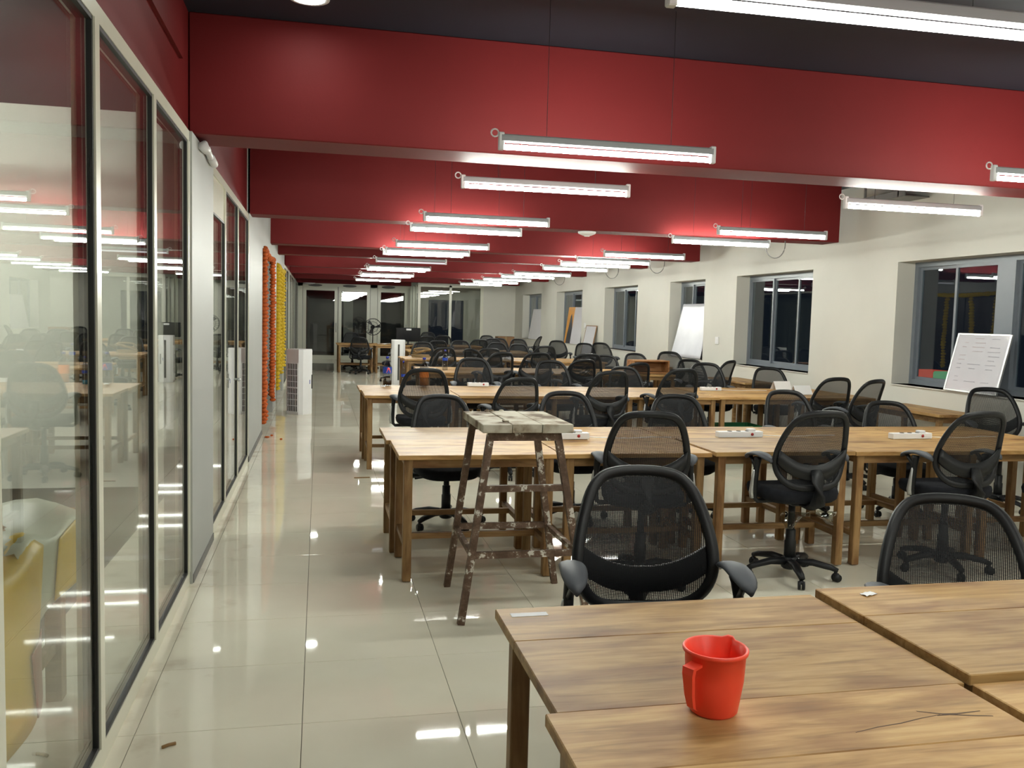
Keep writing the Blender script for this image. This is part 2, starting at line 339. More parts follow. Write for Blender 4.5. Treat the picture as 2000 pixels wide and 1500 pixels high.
# ------------------------------------------------------------------ right wall with six windows
WIN = [(5.95, 8.755), (10.49, 12.65), (13.79, 15.30), (17.0, 19.11), (20.86, 23.26), (24.95, 27.34)]
WZ0, WZ1 = 0.965, 2.325; WT = 0.30
wr = MB(); ys = -4.0
for a, b in WIN:
    wr.box((XR, ys, 0), (XR + WT, a, CZ)); wr.box((XR, a, 0), (XR + WT, b, WZ0)); wr.box((XR, a, WZ1), (XR + WT, b, CZ)); ys = b
wr.box((XR, ys, 0), (XR + WT, 33.5, CZ))
o = wr.build('wall_right', 'wall'); tag(o, 'long cream wall with deep window openings', 'wall', kind='structure')
def window(i, a, b, wide=False):
    r = thing('window_%d' % (i + 1), 'grey aluminium sliding window in the cream wall, %s from the camera' % ORD[i], 'window', (XR + 0.22, a, WZ0), kind='structure')
    L = b - a; h = WZ1 - WZ0; t = 0.055; d = 0.07
    fr = MB(); fr.box((0, 0, 0), (d, L, t)).box((0, 0, h - t), (d, L, h)).box((0, 0, t), (d, t, h - t)).box((0, L - t, t), (d, L, h - t)); fr.build('window_frame', 'greyalu', r)
    n = 4 if wide else 3
    if wide:
        cuts = [t, L * 0.235, L * 0.47, L * 0.55, L * 0.77, L - t]
        bx((-0.01, L * 0.47, t), (d, L * 0.55, h - t)).build('mullion', 'greyalu', r)
        spans = [(t, L * 0.235), (L * 0.235, L * 0.47), (L * 0.55, L * 0.77), (L * 0.77, L - t)]
    else:
        spans = [(t + (L - 2 * t) * k / 3, t + (L - 2 * t) * (k + 1) / 3) for k in range(3)]
    for k, (p, q) in enumerate(spans):
        x = 0.008 + 0.026 * (k % 2); s = 0.032
        sf = MB(); sf.box((x, p, t), (x + 0.022, p + s, h - t)).box((x, q - s, t), (x + 0.022, q, h - t)).box((x, p + s, t), (x + 0.022, q - s, t + s)).box((x, p + s, h - t - s), (x + 0.022, q - s, h - t))
        so = sf.build('sash', 'greyalu', r)
        bx((x + 0.008, p + s, t + s), (x + 0.013, q - s, h - t - s)).build('pane', 'winglass', so)
    bx((-0.235, -0.0, -0.012), (0.0, L, 0.0)).build('window_sill', 'wall', r)
for i, (a, b) in enumerate(WIN): window(i, a + 0.002, b - 0.002, i == 0)
# ------------------------------------------------------------------ left wall: glass bays, solid piers, red band
bands = MB(); bands.box((-0.86, -4.0, 2.585), (-0.745, 9.62, CZ)).box((-0.86, 18.9, 2.585), (-0.745, 30.9, CZ))
o = bands.build('trim_1', 'red'); tag(o, 'red painted wall band above the glass partition', 'wall band', kind='structure')
o = MB().box((-0.745, -4.0, 2.93), (-0.725, 5.1, CZ)).build('trim_2', 'red'); tag(o, 'raised upper edge of the red wall band', 'wall band', kind='structure')
D1 = (11.75, 14.35); D2 = (15.5, 18.3); DZ = 2.40
wl = MB()
wl.box((-0.86, 5.28, 0), (-0.705, 6.30, 2.585)).box((-0.86, 9.56, 0), (-0.715, D1[0], 2.60)).box((-0.86, 9.62, 2.60), (-0.715, 18.9, CZ))
wl.box((-0.86, D1[0], DZ), (-0.715, D1[1], 2.60)).box((-0.86, D1[1], 0), (-0.715, D2[0], 2.60)).box((-0.86, D2[0], DZ), (-0.715, D2[1], 2.60)).box((-0.86, D2[1], 0), (-0.715, 18.9, 2.60))
wl.box((-0.86, 21.6, 0), (-0.715, 22.4, 2.585)).box((-0.86, 26.6, 0), (-0.715, 28.2, 2.585)).box((-0.86, 30.4, 0), (-0.715, 30.98, 2.585))
o = wl.build('wall_left', 'white'); tag(o, 'white painted piers between the glass bays and decorated doors', 'wall', kind='structure')
def bay(n, label, y0, y1, muls, infill=None):
    r = thing('window_%d' % n, label, 'glass partition', (XL, y0, 0), kind='structure')
    L = y1 - y0; m = 0.06
    bx((-0.07, 0, 0), (0, L, 0.075)).build('bottom_rail', 'alu', r); bx((-0.07, 0, 2.525), (0, L, 2.585)).build('top_rail', 'alu', r)
    ms = [0.0] + [y - y0 for y in muls] + [L - m]
    for y in ms: bx((-0.07, y, 0.075), (0.004, y + m, 2.525)).build('mullion', 'alu', r)
    for k in range(len(ms) - 1):
        a = ms[k] + m; b = ms[k + 1]; g = 0.014; zt = 2.525
        if infill is not None and k == infill:
            bx((-0.05, a, 2.27), (-0.01, b, 2.525)).build('infill_panel', 'alu', r); zt = 2.27
        gs = MB(); x0, x1 = -0.05, -0.003
        gs.box((x0, a, 0.075), (x1, a + g, zt)).box((x0, b - g, 0.075), (x1, b, zt)).box((x0, a + g, 0.075), (x1, b - g, 0.075 + g)).box((x0, a + g, zt - g), (x1, b - g, zt)); gs.build('gasket', 'gasket', r)
        bx((-0.018, a + g, 0.075 + g), (-0.012, b - g, zt - g)).build('pane', 'glass', r)
    return r
bay(7, 'nearest floor-to-ceiling glass partition with cream frame on the left', -1.05, 5.28, [0.02, 1.08, 2.16, 3.14, 4.18])
b2 = bay(8, 'second glass bay with a cream infill panel over its door', 6.30, 9.56, [7.20, 8.30], 0)
bay(9, 'third glass bay beyond the yellow garland', 18.9, 21.6, [20.2]); bay(10, 'fourth glass bay further down the left wall', 22.4, 26.6, [23.8, 25.2]); bay(11, 'last glass bay at the far end of the left wall', 28.2, 30.4, [29.3])
hd = MB(); hd.tube([(0.005, 1.60, 1.0), (0.055, 1.60, 1.0), (0.055, 1.49, 1.0)], 0.010, 8); hd.build('door_handle', 'silver', b2)
for k, (a, b) in enumerate((D1, D2)):
    r = thing('door_%d' % (k + 1), ('dark veneered door framed by orange garlands', 'dark veneered door framed by yellow garlands')[k], 'door', (-0.86, a, 0), kind='structure')
    L = b - a
    for q in range(2): bx((0, 0.012 + q * L / 2, 0.01), (0.04, L / 2 - 0.012 + q * L / 2, DZ - 0.012), 0.004).build('door_leaf', 'doorwood', r)
    for q in range(2): MB().tube([(0.045, L / 2 - 0.1 + q * 0.2, 0.9), (0.08, L / 2 - 0.1 + q * 0.2, 0.9), (0.08, L / 2 - 0.1 + q * 0.2, 1.2), (0.045, L / 2 - 0.1 + q * 0.2, 1.2)], 0.011, 8).build('door_handle', 'silver', r)
o = MB().box((-0.722, 5.30, 0), (-0.700, 6.30, 0.05)).box((-0.722, 9.56, 0), (-0.71, D1[0], 0.06)).build('baseboard_left', 'conduit'); tag(o, 'thin grey skirting along the white piers', 'skirting', kind='structure')
# store room behind the glass
o = MB().box((-3.9, -4.0, 0), (-3.8, 31.0, CZ)).box((-3.8, 8.28, 0), (-0.80, 8.34, CZ)).box((-3.8, 11.0, 0), (-0.86, 11.08, CZ)).box((-3.8, -4.0, 0), (-0.86, -3.9, CZ)).build('wall_store_room', 'dullwall'); tag(o, 'pale walls of the dim room behind the glass', 'wall', kind='structure')
o = MB().box((-0.86, -4.0, 0), (XR, -3.9, CZ)).build('wall_rear', 'wall'); tag(o, 'cream rear wall behind the camera', 'wall', kind='structure')
o = MB().box((-0.86, -4.0, 0), (-0.72, -1.05, 2.585)).build('wall_left_rear', 'white'); tag(o, 'white wall at the near end of the glass partition', 'wall', kind='structure')
# ------------------------------------------------------------------ far end
YF = 30.98
def glazed_door(n, label, x0, x1, closer=True):
    r = thing('door_%d' % n, label, 'door', (x0, YF, 0), kind='structure'); L = x1 - x0; t = 0.11
    f = MB(); f.box((0, 0, 0), (t, 0.06, 2.5)).box((L - t, 0, 0), (L, 0.06, 2.5)).box((t, 0, 0), (L - t, 0.06, 0.14)).box((t, 0, 2.36), (L - t, 0.06, 2.5)); f.build('door_frame', 'alu', r)
    bx((t, 0.025, 0.14), (L - t, 0.032, 2.36)).build('pane', 'glass', r)
    MB().tube([(L - 0.05, -0.01, 0.95), (L - 0.05, -0.05, 0.95), (L - 0.05, -0.05, 1.25), (L - 0.05, -0.01, 1.25)], 0.012, 8).build('door_handle', 'silver', r)
    if closer: MB().blob((L * 0.35, -0.03, 2.535), 0.24, 0.03, 0.045, 12, 6).build('door_closer', 'conduit', r)
glazed_door(3, 'leftmost glazed door at the far end of the hall', -0.55, 0.62); glazed_door(4, 'middle glazed door at the far end of the hall', 0.64, 1.72); glazed_door(5, 'rightmost glazed door at the far end of the hall', 1.98, 3.02)
o = MB().box((-0.72, YF, 0), (-0.56, YF + 0.08, 2.62)).box((1.73, YF, 0), (1.97, YF + 0.08, 2.62)).box((-0.72, YF, 2.50), (3.1, YF + 0.08, 2.62)).build('trim_3', 'alu'); tag(o, 'cream frame posts between the far glazed doors', 'door frame', kind='structure')
o = MB().box((-0.86, 36.9, 0), (4.0, 37.0, CZ)).box((-0.9, YF + 0.1, 0), (-0.86, 37, CZ)).box((3.4, 33.5, 0), (3.5, 37.0, CZ)).build('wall_lobby', 'lobby'); tag(o, 'dark lobby walls beyond the far doors', 'wall', kind='structure')
o = MB().box((0.9, 34.0, 0), (1.25, 34.4, CZ)).build('wall_lobby_pier', 'white'); tag(o, 'pale pier in the dark lobby behind the middle door', 'pier', kind='structure')
GY = 28.45
r = thing('window_12', 'glazed front of the small lit cabin in the far corner', 'glass partition', (3.1, GY, 0), kind='structure')
for a, b in ((0, 0.09), (1.02, 1.10), (2.05, 2.15)): bx((a, 0, 0), (b, 0.06, 2.58)).build('mullion', 'alu', r)
bx((0.09, 0, 2.52), (2.05, 0.06, 2.58)).build('top_rail', 'alu', r); bx((0.09, 0, 0), (2.05, 0.06, 0.09)).build('bottom_rail', 'alu', r)
bx((0.09, 0.025, 0.09), (1.02, 0.032, 2.52)).build('pane', 'glass', r); bx((1.10, 0.025, 0.09), (2.05, 0.032, 2.52)).build('pane', 'glass', r)
for y in (0.75, 1.6, 2.44): bx((0, y, 0), (0.06, y + 0.08, 2.58)).build('mullion', 'alu', r)
for a, b in ((0.06, 0.75), (0.83, 1.6), (1.68, 2.44)): bx((0.025, a, 0.0), (0.032, b, 2.58)).build('pane', 'glass', r)
o = MB().box((5.25, GY, 0), (XR, GY + 0.1, 2.62)).box((3.1, GY - 0.02, 2.58), (XR, GY + 0.1, CZ)).build('wall_far', 'wall'); tag(o, 'plain cream wall panel in the far right corner', 'wall', kind='structure')
o = MB().box((3.1, 33.4, 0), (4.05, 33.5, CZ)).box((4.05, 33.4, 0), (5.4, 33.5, 0.3)).box((4.05, 33.4, 2.2), (5.4, 33.5, CZ)).box((5.4, 33.4, 0), (XR, 33.5, CZ)).box((3.02, 31.06, 0), (3.1, 33.5, CZ)).build('wall_cabin', 'wall'); tag(o, 'cream walls inside the small glazed cabin', 'wall', kind='structure')
for i, (x, y) in enumerate(((3.95, 29.6), (4.75, 29.6))):
    MBo = MB().lathe([(0.0, -0.03), (0.10, -0.03), (0.115, 0.0)], 16); r = thing('ceiling_lamp', 'small round lamp inside the far glazed cabin, ' + ('left one', 'right one')[i], 'lamp', (x, y, 2.75), 0, 'round lamps in the cabin')
    MB().lathe([(0.12, 0.0), (0.12, 0.53), (0.0, 0.53)], 14).build('lamp_body', 'batten', r); MBo.build('lens', 'spot', r)

# ------------------------------------------------------------------ tube lights
def make_tube(mat):
    r = thing('tube_light', '', 'light'); L = 1.22
    bx((0.01, -0.017, 0.024), (L - 0.01, 0.017, 0.066), 0.006).build('batten', 'enamel', r)
    MB().tube([(0.03, 0, 0), (L - 0.03, 0, 0)], 0.014, 10).build('tube', mat, r)
    for x in (0.0, L - 0.03):
        h = bx((x, -0.016, -0.018), (x + 0.03, 0.016, 0.075), 0.004).build('lamp_holder', 'batten', r)
    rg = MB().tube([(-0.005 + 0.020 * math.cos(t) - 0.015, 0, 0.07 + 0.020 * math.sin(t)) for t in [2 * math.pi * k / 12 for k in range(12)]], 0.0045, 6, True, up=(0, 1, 0)); rg.build('cable_loop', 'whiteplastic', r)
    for x in (0.26, L - 0.26): MB().tube([(x, 0, 0.07), (x, 0, CZ - 2.5)], 0.0016, 5).build('hanging_wire', 'wire', r)
    return r
lit, dim = make_tube('tube'), make_tube('dimtube')
T1 = [(-1.6, 0), (0.2, 0), (2.36, 0), (4.62, 0), (6.07, 0), (8.25, 0), (9.4, 0), (11.4, 0), (12.75, 0), (13.35, 0), (15.2, 1), (17.3, 0), (18.25, 0), (20.6, 0), (21.4, 0), (24.0, 0)]
T2 = [(-1.0, 0), (1.2, 0), (3.0, 0), (4.57, 0), (6.05, 0), (8.25, 0), (9.45, 0), (11.8, 0), (13.24, 0), (14.1, 0), (15.3, 0), (17.6, 0), (18.95, 0), (21.1, 0), (22.7, 0), (24.7, 0)]
first = {0: True, 1: True}
for x, T, nm in ((0.93, T1, 'aisle'), (3.88, T2, 'window wall')):
    for i, (y, d) in enumerate(T):
        src = dim if d else lit
        if first[d]: o = src; first[d] = False
        else: o = copy_tree(src)
        z = 2.49 + random.uniform(-0.012, 0.012)
        for a, b in BE:
            if a - 0.03 < y < b + 0.03: z = min(z, 2.48)
        o.location = (x + random.uniform(-0.02, 0.02), y, z); o.rotation_euler = (0, 0, math.radians(random.uniform(-1.2, 1.2)))
        tag(o, ('unlit hanging tube light, ' if d else 'lit hanging tube light, ') + ORD[i] + ' along the line nearer the ' + nm, 'light', 'hanging tube lights')
        for ch in o.children:      # wires stop at the beam when they hang under one
            pass
for i, y in enumerate((5.35, 6.0, 6.6)):  # tubes added out of view to brighten the store room wall
    o = copy_tree(lit); o.location = (-3.45, y, 2.49); o.rotation_euler = (0, 0, 0); tag(o, 'added unseen tube light in the room behind the glass, ' + (ORD[i] + ' from the camera'), 'light', 'added tube lights behind the glass')
for i, y in enumerate((1.0, 4.98, 8.6, 12.9, 16.6, 19.4, 22.6)):
    r = thing('downlight', 'round white downlight in the dark ceiling over the aisle, %s from the camera' % ORD[i], 'light', (-0.07, y, CZ), 0, 'ceiling downlights')
    MB().lathe([(0.11, 0.0), (0.11, -0.014), (0.085, -0.016), (0.085, 0.0)], 24, cap=False).build('trim_ring', 'batten', r)
    MB().lathe([(0.0, -0.012), (0.084, -0.012), (0.084, -0.004)], 24).build('lens', 'spot', r)
# ------------------------------------------------------------------ desks
DW, DD, DH = 0.985, 0.662, 0.77
def make_desk(w=DW, d=DD, planks=(0.412, 0.25)):
    r = thing('desk', '', 'desk'); t = 0.028; y = 0; s = sum(planks)
    for p in planks:
        p = p * d / s
        bx((-w / 2, 0, 0), (w / 2, p - 0.0012, t), 0.0025).build('plank', 'wood', r, (w / 2, y, DH - t)); y += p
    l = 0.052; i = 0.035
    for x, yy in ((i, i), (w - i - l, i), (i, d - i - l), (w - i - l, d - i - l)):
        MB().box((-0.368, -l / 2, -l / 2), (0.371, l / 2, l / 2), 0.004).build('leg', 'leg', r, (x + l / 2, yy + l / 2, 0.3715)).rotation_euler = (0, math.radians(-90), 0)
    z0, z1 = DH - t - 0.055, DH - t
    for yy in (i + 0.012, d - i - 0.012 - 0.022): bx((-w / 2 + i + l, 0, 0), (w / 2 - i - l, 0.022, 0.055)).build('apron', 'leg', r, (w / 2, yy, z0))
    for x in (i + 0.012, w - i - 0.034): bx((-(d / 2 - i - l), 0, 0), (d / 2 - i - l, 0.022, 0.055)).build('apron', 'leg', r, (x + 0.022, d / 2, z0)).rotation_euler = (0, 0, math.pi / 2)
    for x in (i + 0.010, w - i - 0.042): bx((-(d / 2 - i - l), 0, 0), (d / 2 - i - l, 0.032, 0.036)).build('stretcher', 'leg', r, (x + 0.032, d / 2, 0.19)).rotation_euler = (0, 0, math.pi / 2)
    bx((-w / 2 + i + 0.04, 0, 0), (w / 2 - i - 0.04, 0.032, 0.036)).build('stretcher', 'leg', r, (w / 2, d / 2 - 0.016, 0.19))
    return r
desk0 = make_desk(); used = [False]; SX = [1.0]
def desk(x, y, label, dz=0.0, rz=0.0):
    o = desk0 if not used[0] else copy_tree(desk0)
    used[0] = True; o.location = (x, y, dz); o.rotation_euler = (0, 0, math.radians(rz)); o.scale = (SX[0], 1, 1); tag(o, label, 'desk', 'wooden desks in rows'); return o
ROWS = [  # name, x start, near front y, count near, count far, pitch
    ('front', 0.48, 1.045, 5, 5, 1.002), ('second', 0.462, 5.11, 5, 5, 0.995), ('third', 0.455, 8.99, 6, 6, 0.975), ('fourth', 1.50, 12.74, 4, 4, 0.988),
    ('fifth', 1.57, 16.4, 4, 4, 0.99), ('sixth', 2.0, 20.25, 3, 3, 0.99), ('seventh', 0.48, 24.0, 4, 4, 0.99)]
for rn, x0, y0, nn, nf, pt in ROWS:
    SX[0] = 0.987 if rn == 'third' else 1.0
    for k in range(nn):
        dz = random.uniform(-0.004, 0.004); jy = random.uniform(-0.006, 0.006); jx = 0.0
        if rn == 'front': dz = (0.004, 0.0, 0.002, 0.001, 0.0)[k]; jy = 0; jx = -0.015 if k == 0 else 0.008
        if rn == 'second': dz = (0.0, 0.0, 0.009, 0.004, 0.0)[k]; jy = (0, 0.004, -0.028, -0.02, 0)[k]
        desk(x0 + k * pt + jx, y0 + jy, 'wooden desk in the %s row, near side, %s from the aisle' % (rn, ORD[k]), dz)
    for k in range(nf):
        dz = random.uniform(-0.004, 0.004); jx = -0.02
        if rn == 'front': dz = (0.0, 0.016, 0.01, 0.01, 0.01)[k]; jx = 0.012
        if rn == 'second': jx = -0.025
        desk(x0 + k * pt + jx, y0 + DD + 0.006 + (random.uniform(0, 0.012) if k else 0), 'wooden desk in the %s row, far side, %s from the aisle' % (rn, ORD[k]), dz)
# narrow tables along the window wall
def make_narrow(y0, y1, label):
    r = thing('side_table', label, 'table', (5.81, y0, 0), 0, 'narrow tables along the window wall'); w = 0.49; d = y1 - y0; t = 0.028; l = 0.05
    for q in range(2): bx((-d / 2, 0, 0), (d / 2, w / 2 - 0.001, t), 0.0025).build('plank', 'wood', r, (w / 2 + q * w / 2, d / 2, DH - t)).rotation_euler = (0, 0, math.pi / 2)
    for x, yy in ((0.04, 0.05), (w - 0.09, 0.05), (0.04, d - 0.1), (w - 0.09, d - 0.1)): bx((x, yy, 0), (x + l, yy + l, DH - t), 0.004).build('leg', 'leg', r)
    bx((0.09, 0.06, DH - t - 0.06), (w - 0.09, 0.085, DH - t)).build('apron', 'leg', r); bx((0.05, 0.1, DH - t - 0.06), (0.075, d - 0.1, DH - t)).build('apron', 'leg', r)
make_narrow(7.30, 8.45, 'narrow wooden table against the wall below the whiteboard'); make_narrow(11.25, 12.45, 'narrow wooden table against the wall behind the third row'); make_narrow(15.0, 16.1, 'narrow wooden table against the wall between fourth and fifth rows')

# ------------------------------------------------------------------ office chairs
def crom(pts, n):
    out = []; N = len(pts)
    for i in range(N - 1):
        p0 = pts[max(i - 1, 0)]; p1 = pts[i]; p2 = pts[i + 1]; p3 = pts[min(i + 2, N - 1)]
        for k in range(n):
            t = k / n
            out.append(tuple(0.5 * ((2 * p1[j]) + (-p0[j] + p2[j]) * t + (2 * p0[j] - 5 * p1[j] + 4 * p2[j] - p3[j]) * t * t + (-p0[j] + 3 * p1[j] - 3 * p2[j] + p3[j]) * t ** 3) for j in range(len(p1))))
    out.append(pts[-1]); return out
def lerp(tab, z):
    for (a, va), (b, vb) in zip(tab, tab[1:]):
        if z <= b: return va + (vb - va) * max(0, (z - a)) / (b - a)
    return tab[-1][1]
PROF = crom([(0.48, -0.235), (0.56, -0.212), (0.64, -0.205), (0.74, -0.222), (0.86, -0.258), (1.0, -0.315)], 8)
PROF = [(a, b) for a, b in PROF]
def backy(x, z): return lerp(PROF, z) + 0.95 * x * x
HALF = [(0.0, 0.515), (0.09, 0.518), (0.155, 0.535), (0.205, 0.58), (0.232, 0.645), (0.236, 0.71), (0.226, 0.78), (0.206, 0.855), (0.178, 0.92), (0.135, 0.962), (0.07, 0.977), (0.0, 0.980)]
half = crom(HALF, 4)
OUT = half + [(-x, z) for x, z in reversed(half[1:-1])]
def make_chair():
    r = thing('office_chair', '', 'chair')
    # fixed part: star base, castors, column cover
    sb = MB(); sb.lathe([(0.036, 0.05), (0.05, 0.06), (0.05, 0.12), (0.038, 0.13)], 14)
    for k in range(5):
        a = math.radians(90 + 72 * k + 18); dx, dy = math.cos(a), math.sin(a)
        sb.tube([(0.02 * dx, 0.02 * dy, 0.098), (0.14 * dx, 0.14 * dy, 0.105), (0.25 * dx, 0.25 * dy, 0.085), (0.292 * dx, 0.292 * dy, 0.070)], [0.033, 0.030, 0.025, 0.019], 8, sy=0.75)
    sb.build('star_base', 'black', r)
    cm = MB()
    for s in (-1, 1): cm.tube([(s * 0.005, 0, 0.026), (s * 0.020, 0, 0.026)], 0.026, 12)
    cm.tube([(0, 0.012, 0.03), (0, 0.012, 0.072)], 0.007, 6); cm.blob((0, 0.004, 0.044), 0.018, 0.024, 0.014, 8, 4)
    cme = cm.mesh('castor'); cme.materials.append(M['black'])
    for k in range(5):
        a = math.radians(90 + 72 * k + 18); link('castor', cme, r, (0.285 * math.cos(a), 0.285 * math.sin(a), 0), rot=(0, 0, a + 0.7 * k))
    MB().lathe([(0.036, 0.12), (0.036, 0.23), (0.031, 0.235), (0.031, 0.30), (0.025, 0.305)], 12).build('column_cover', 'black', r)
    # lifted parts (z offset per chair)
    up = []
    up.append(MB().tube([(0, 0, 0.20), (0, 0, 0.41)], 0.022, 10).build('gas_lift', 'black', r))
    mc = MB(); mc.box((-0.08, -0.13, 0.385), (0.08, 0.10, 0.43), 0.008)
    mo = mc.build('seat_mechanism', 'black', r); up.append(mo)
    MB().tube([(0.08, 0.02, 0.405), (0.20, 0.03, 0.395), (0.25, 0.03, 0.392)], [0.005, 0.005, 0.008], 6).build('lever', 'black', mo)
    # seat
    st = MB(); rings = [(0.405, 0.72), (0.412, 0.88), (0.432, 0.97), (0.468, 1.0), (0.492, 0.975), (0.502, 0.90), (0.506, 0.6), (0.504, 0.0)]; n = 36; vs = []; fs = []
    for z, s in rings:
        for k in range(n):
            t = 2 * math.pi * k / n; c_, s_ = math.cos(t), math.sin(t); e = 0.55
            x = math.copysign(abs(c_) ** e, c_) * 0.245 * s; y = math.copysign(abs(s_) ** e, s_) * 0.235 * s + 0.015
            zz = z - 0.022 * max(0, (y - 0.14) / 0.11) ** 2 - (0.010 * (1 - (x / 0.245) ** 2) if s < 0.95 and z > 0.48 else 0)
            vs.append((x, y, zz))
    for i in range(len(rings) - 1):
        for k in range(n): k2 = (k + 1) % n; fs.append((i * n + k, i * n + k2, (i + 1) * n + k2, (i + 1) * n + k))
    fs.append(tuple(range(n - 1, -1, -1))); st.add(vs, fs, True); up.append(st.build('seat', 'fabric', r))
    # backrest
    path = [(x, backy(x, z), z) for x, z in OUT]
    up.append(MB().tube(path, 0.0145, 8, True, sx=1.45, sy=0.95, up=(0, 1, 0)).build('backrest_frame', 'black', r))
    nt = MB(); vs = []; fs = []; K = 7; N = len(OUT); cz = 0.74
    for q in range(1, K + 1):
        for x, z in OUT: xx = x * q / K; zz = cz + (z - cz) * q / K; vs.append((xx, backy(xx, zz), zz))
    vs.append((0, backy(0, cz), cz))
    for q in range(K - 1):
        for k in range(N): k2 = (k + 1) % N; fs.append((q * N + k, q * N + k2, (q + 1) * N + k2, (q + 1) * N + k))
    for k in range(N): fs.append((K * N, (k + 1) % N, k))
    nt.add(vs, fs, True); up.append(nt.build('backrest_netting', 'net', r))
    # crescent lumbar brace behind the netting
    lb = MB(); vs = []; fs = []; n = 22
    for i in range(n + 1):
        x = -0.231 + 0.462 * i / n; u = abs(x) / 0.231
        zt = 0.655 + 0.095 * u ** 2.2; zb = 0.565 + 0.10 * u ** 2.6
        for dz, dy in ((zt, -0.004), (zb, -0.004), (zb, -0.026), (zt, -0.026)): vs.append((x, backy(x, dz) + dy, dz))
    for i in range(n):
        for k in range(4): k2 = (k + 1) % 4; fs.append((i * 4 + k, i * 4 + k2, i * 4 + 4 + k2, i * 4 + 4 + k))
    fs.append((3, 2, 1, 0)); fs.append(tuple(n * 4 + k for k in range(4))); lb.add(vs, fs, True); up.append(lb.build('lumbar_brace', 'black', r))
    sp = MB().tube([(0, -0.235, 0.63), (0, -0.262, 0.56), (0, -0.275, 0.48), (0, -0.262, 0.42), (0, -0.21, 0.395), (0, -0.09, 0.40)], [0.024, 0.032, 0.036, 0.038, 0.034, 0.028], 10, sx=1.45, sy=0.55)
    up.append(sp.build('back_bracket', 'black', r))
    # arms
    for s in (-1, 1):
        am = MB(); am.tube([(s * 0.10, -0.02, 0.405), (s * 0.262, -0.02, 0.405), (s * 0.285, -0.02, 0.43), (s * 0.288, -0.025, 0.52), (s * 0.284, -0.03, 0.61), (s * 0.278, -0.03, 0.66), (s * 0.274, -0.03, 0.682)], [0.013, 0.015, 0.018, 0.020, 0.018, 0.022, 0.026], 8, sy=1.0)
        am.tube([(s * 0.284, -0.03, 0.60), (s * 0.28, 0.02, 0.65), (s * 0.276, 0.06, 0.682)], [0.012, 0.012, 0.014], 6)
        a = am.build('arm_support', 'black', r); up.append(a)
        MB().tube([(s * 0.300, -0.02, 0.425), (s * 0.307, -0.02, 0.46), (s * 0.306, -0.027, 0.53), (s * 0.300, -0.03, 0.59), (s * 0.296, -0.03, 0.61)], [0.016, 0.017, 0.013, 0.009, 0.004], 8, sx=1.0, sy=0.8).build('silver_strut', 'silver', a)
        pd = MB(); vs = []; fs = []; n = 13; m = 10
        for i in range(n):
            u = -1 + 2 * i / (n - 1); y = -0.03 + 0.135 * u; w = 0.045 * max(0.05, 1 - abs(u) ** 3.0) ** 0.55; z = 0.705 - 0.035 * u * u - 0.006 * u
            for k in range(m):
                t = 2 * math.pi * k / m; vs.append((s * (0.272 + 0.006 * u) + w * math.cos(t), y, z + 0.013 * math.sin(t) - 0.10 * (w * math.cos(t)) ** 2 * 8))
        for i in range(n - 1):
            for k in range(m): k2 = (k + 1) % m; fs.append((i * m + k, i * m + k2, i * m + m + k2, i * m + m + k))
        fs.append(tuple(range(m - 1, -1, -1))); fs.append(tuple((n - 1) * m + k for k in range(m))); pd.add(vs, fs, True)
        up.append(pd.build('arm_pad', 'armpad', r))
    for o in up: o['lifts'] = 1
    return r
chair0 = make_chair(); cused = [False]
def chair(x, y, h, lift, label, group):
    if not cused[0]: o = chair0; cused[0] = True
    else: o = copy_tree(chair0)
    o.location = (x, y, 0); o.rotation_euler = (0, 0, math.radians(h)); tag(o, label, 'chair', group)
    for ch in o.children:
        if 'lifts' in ch: ch.location.z = lift
    return o
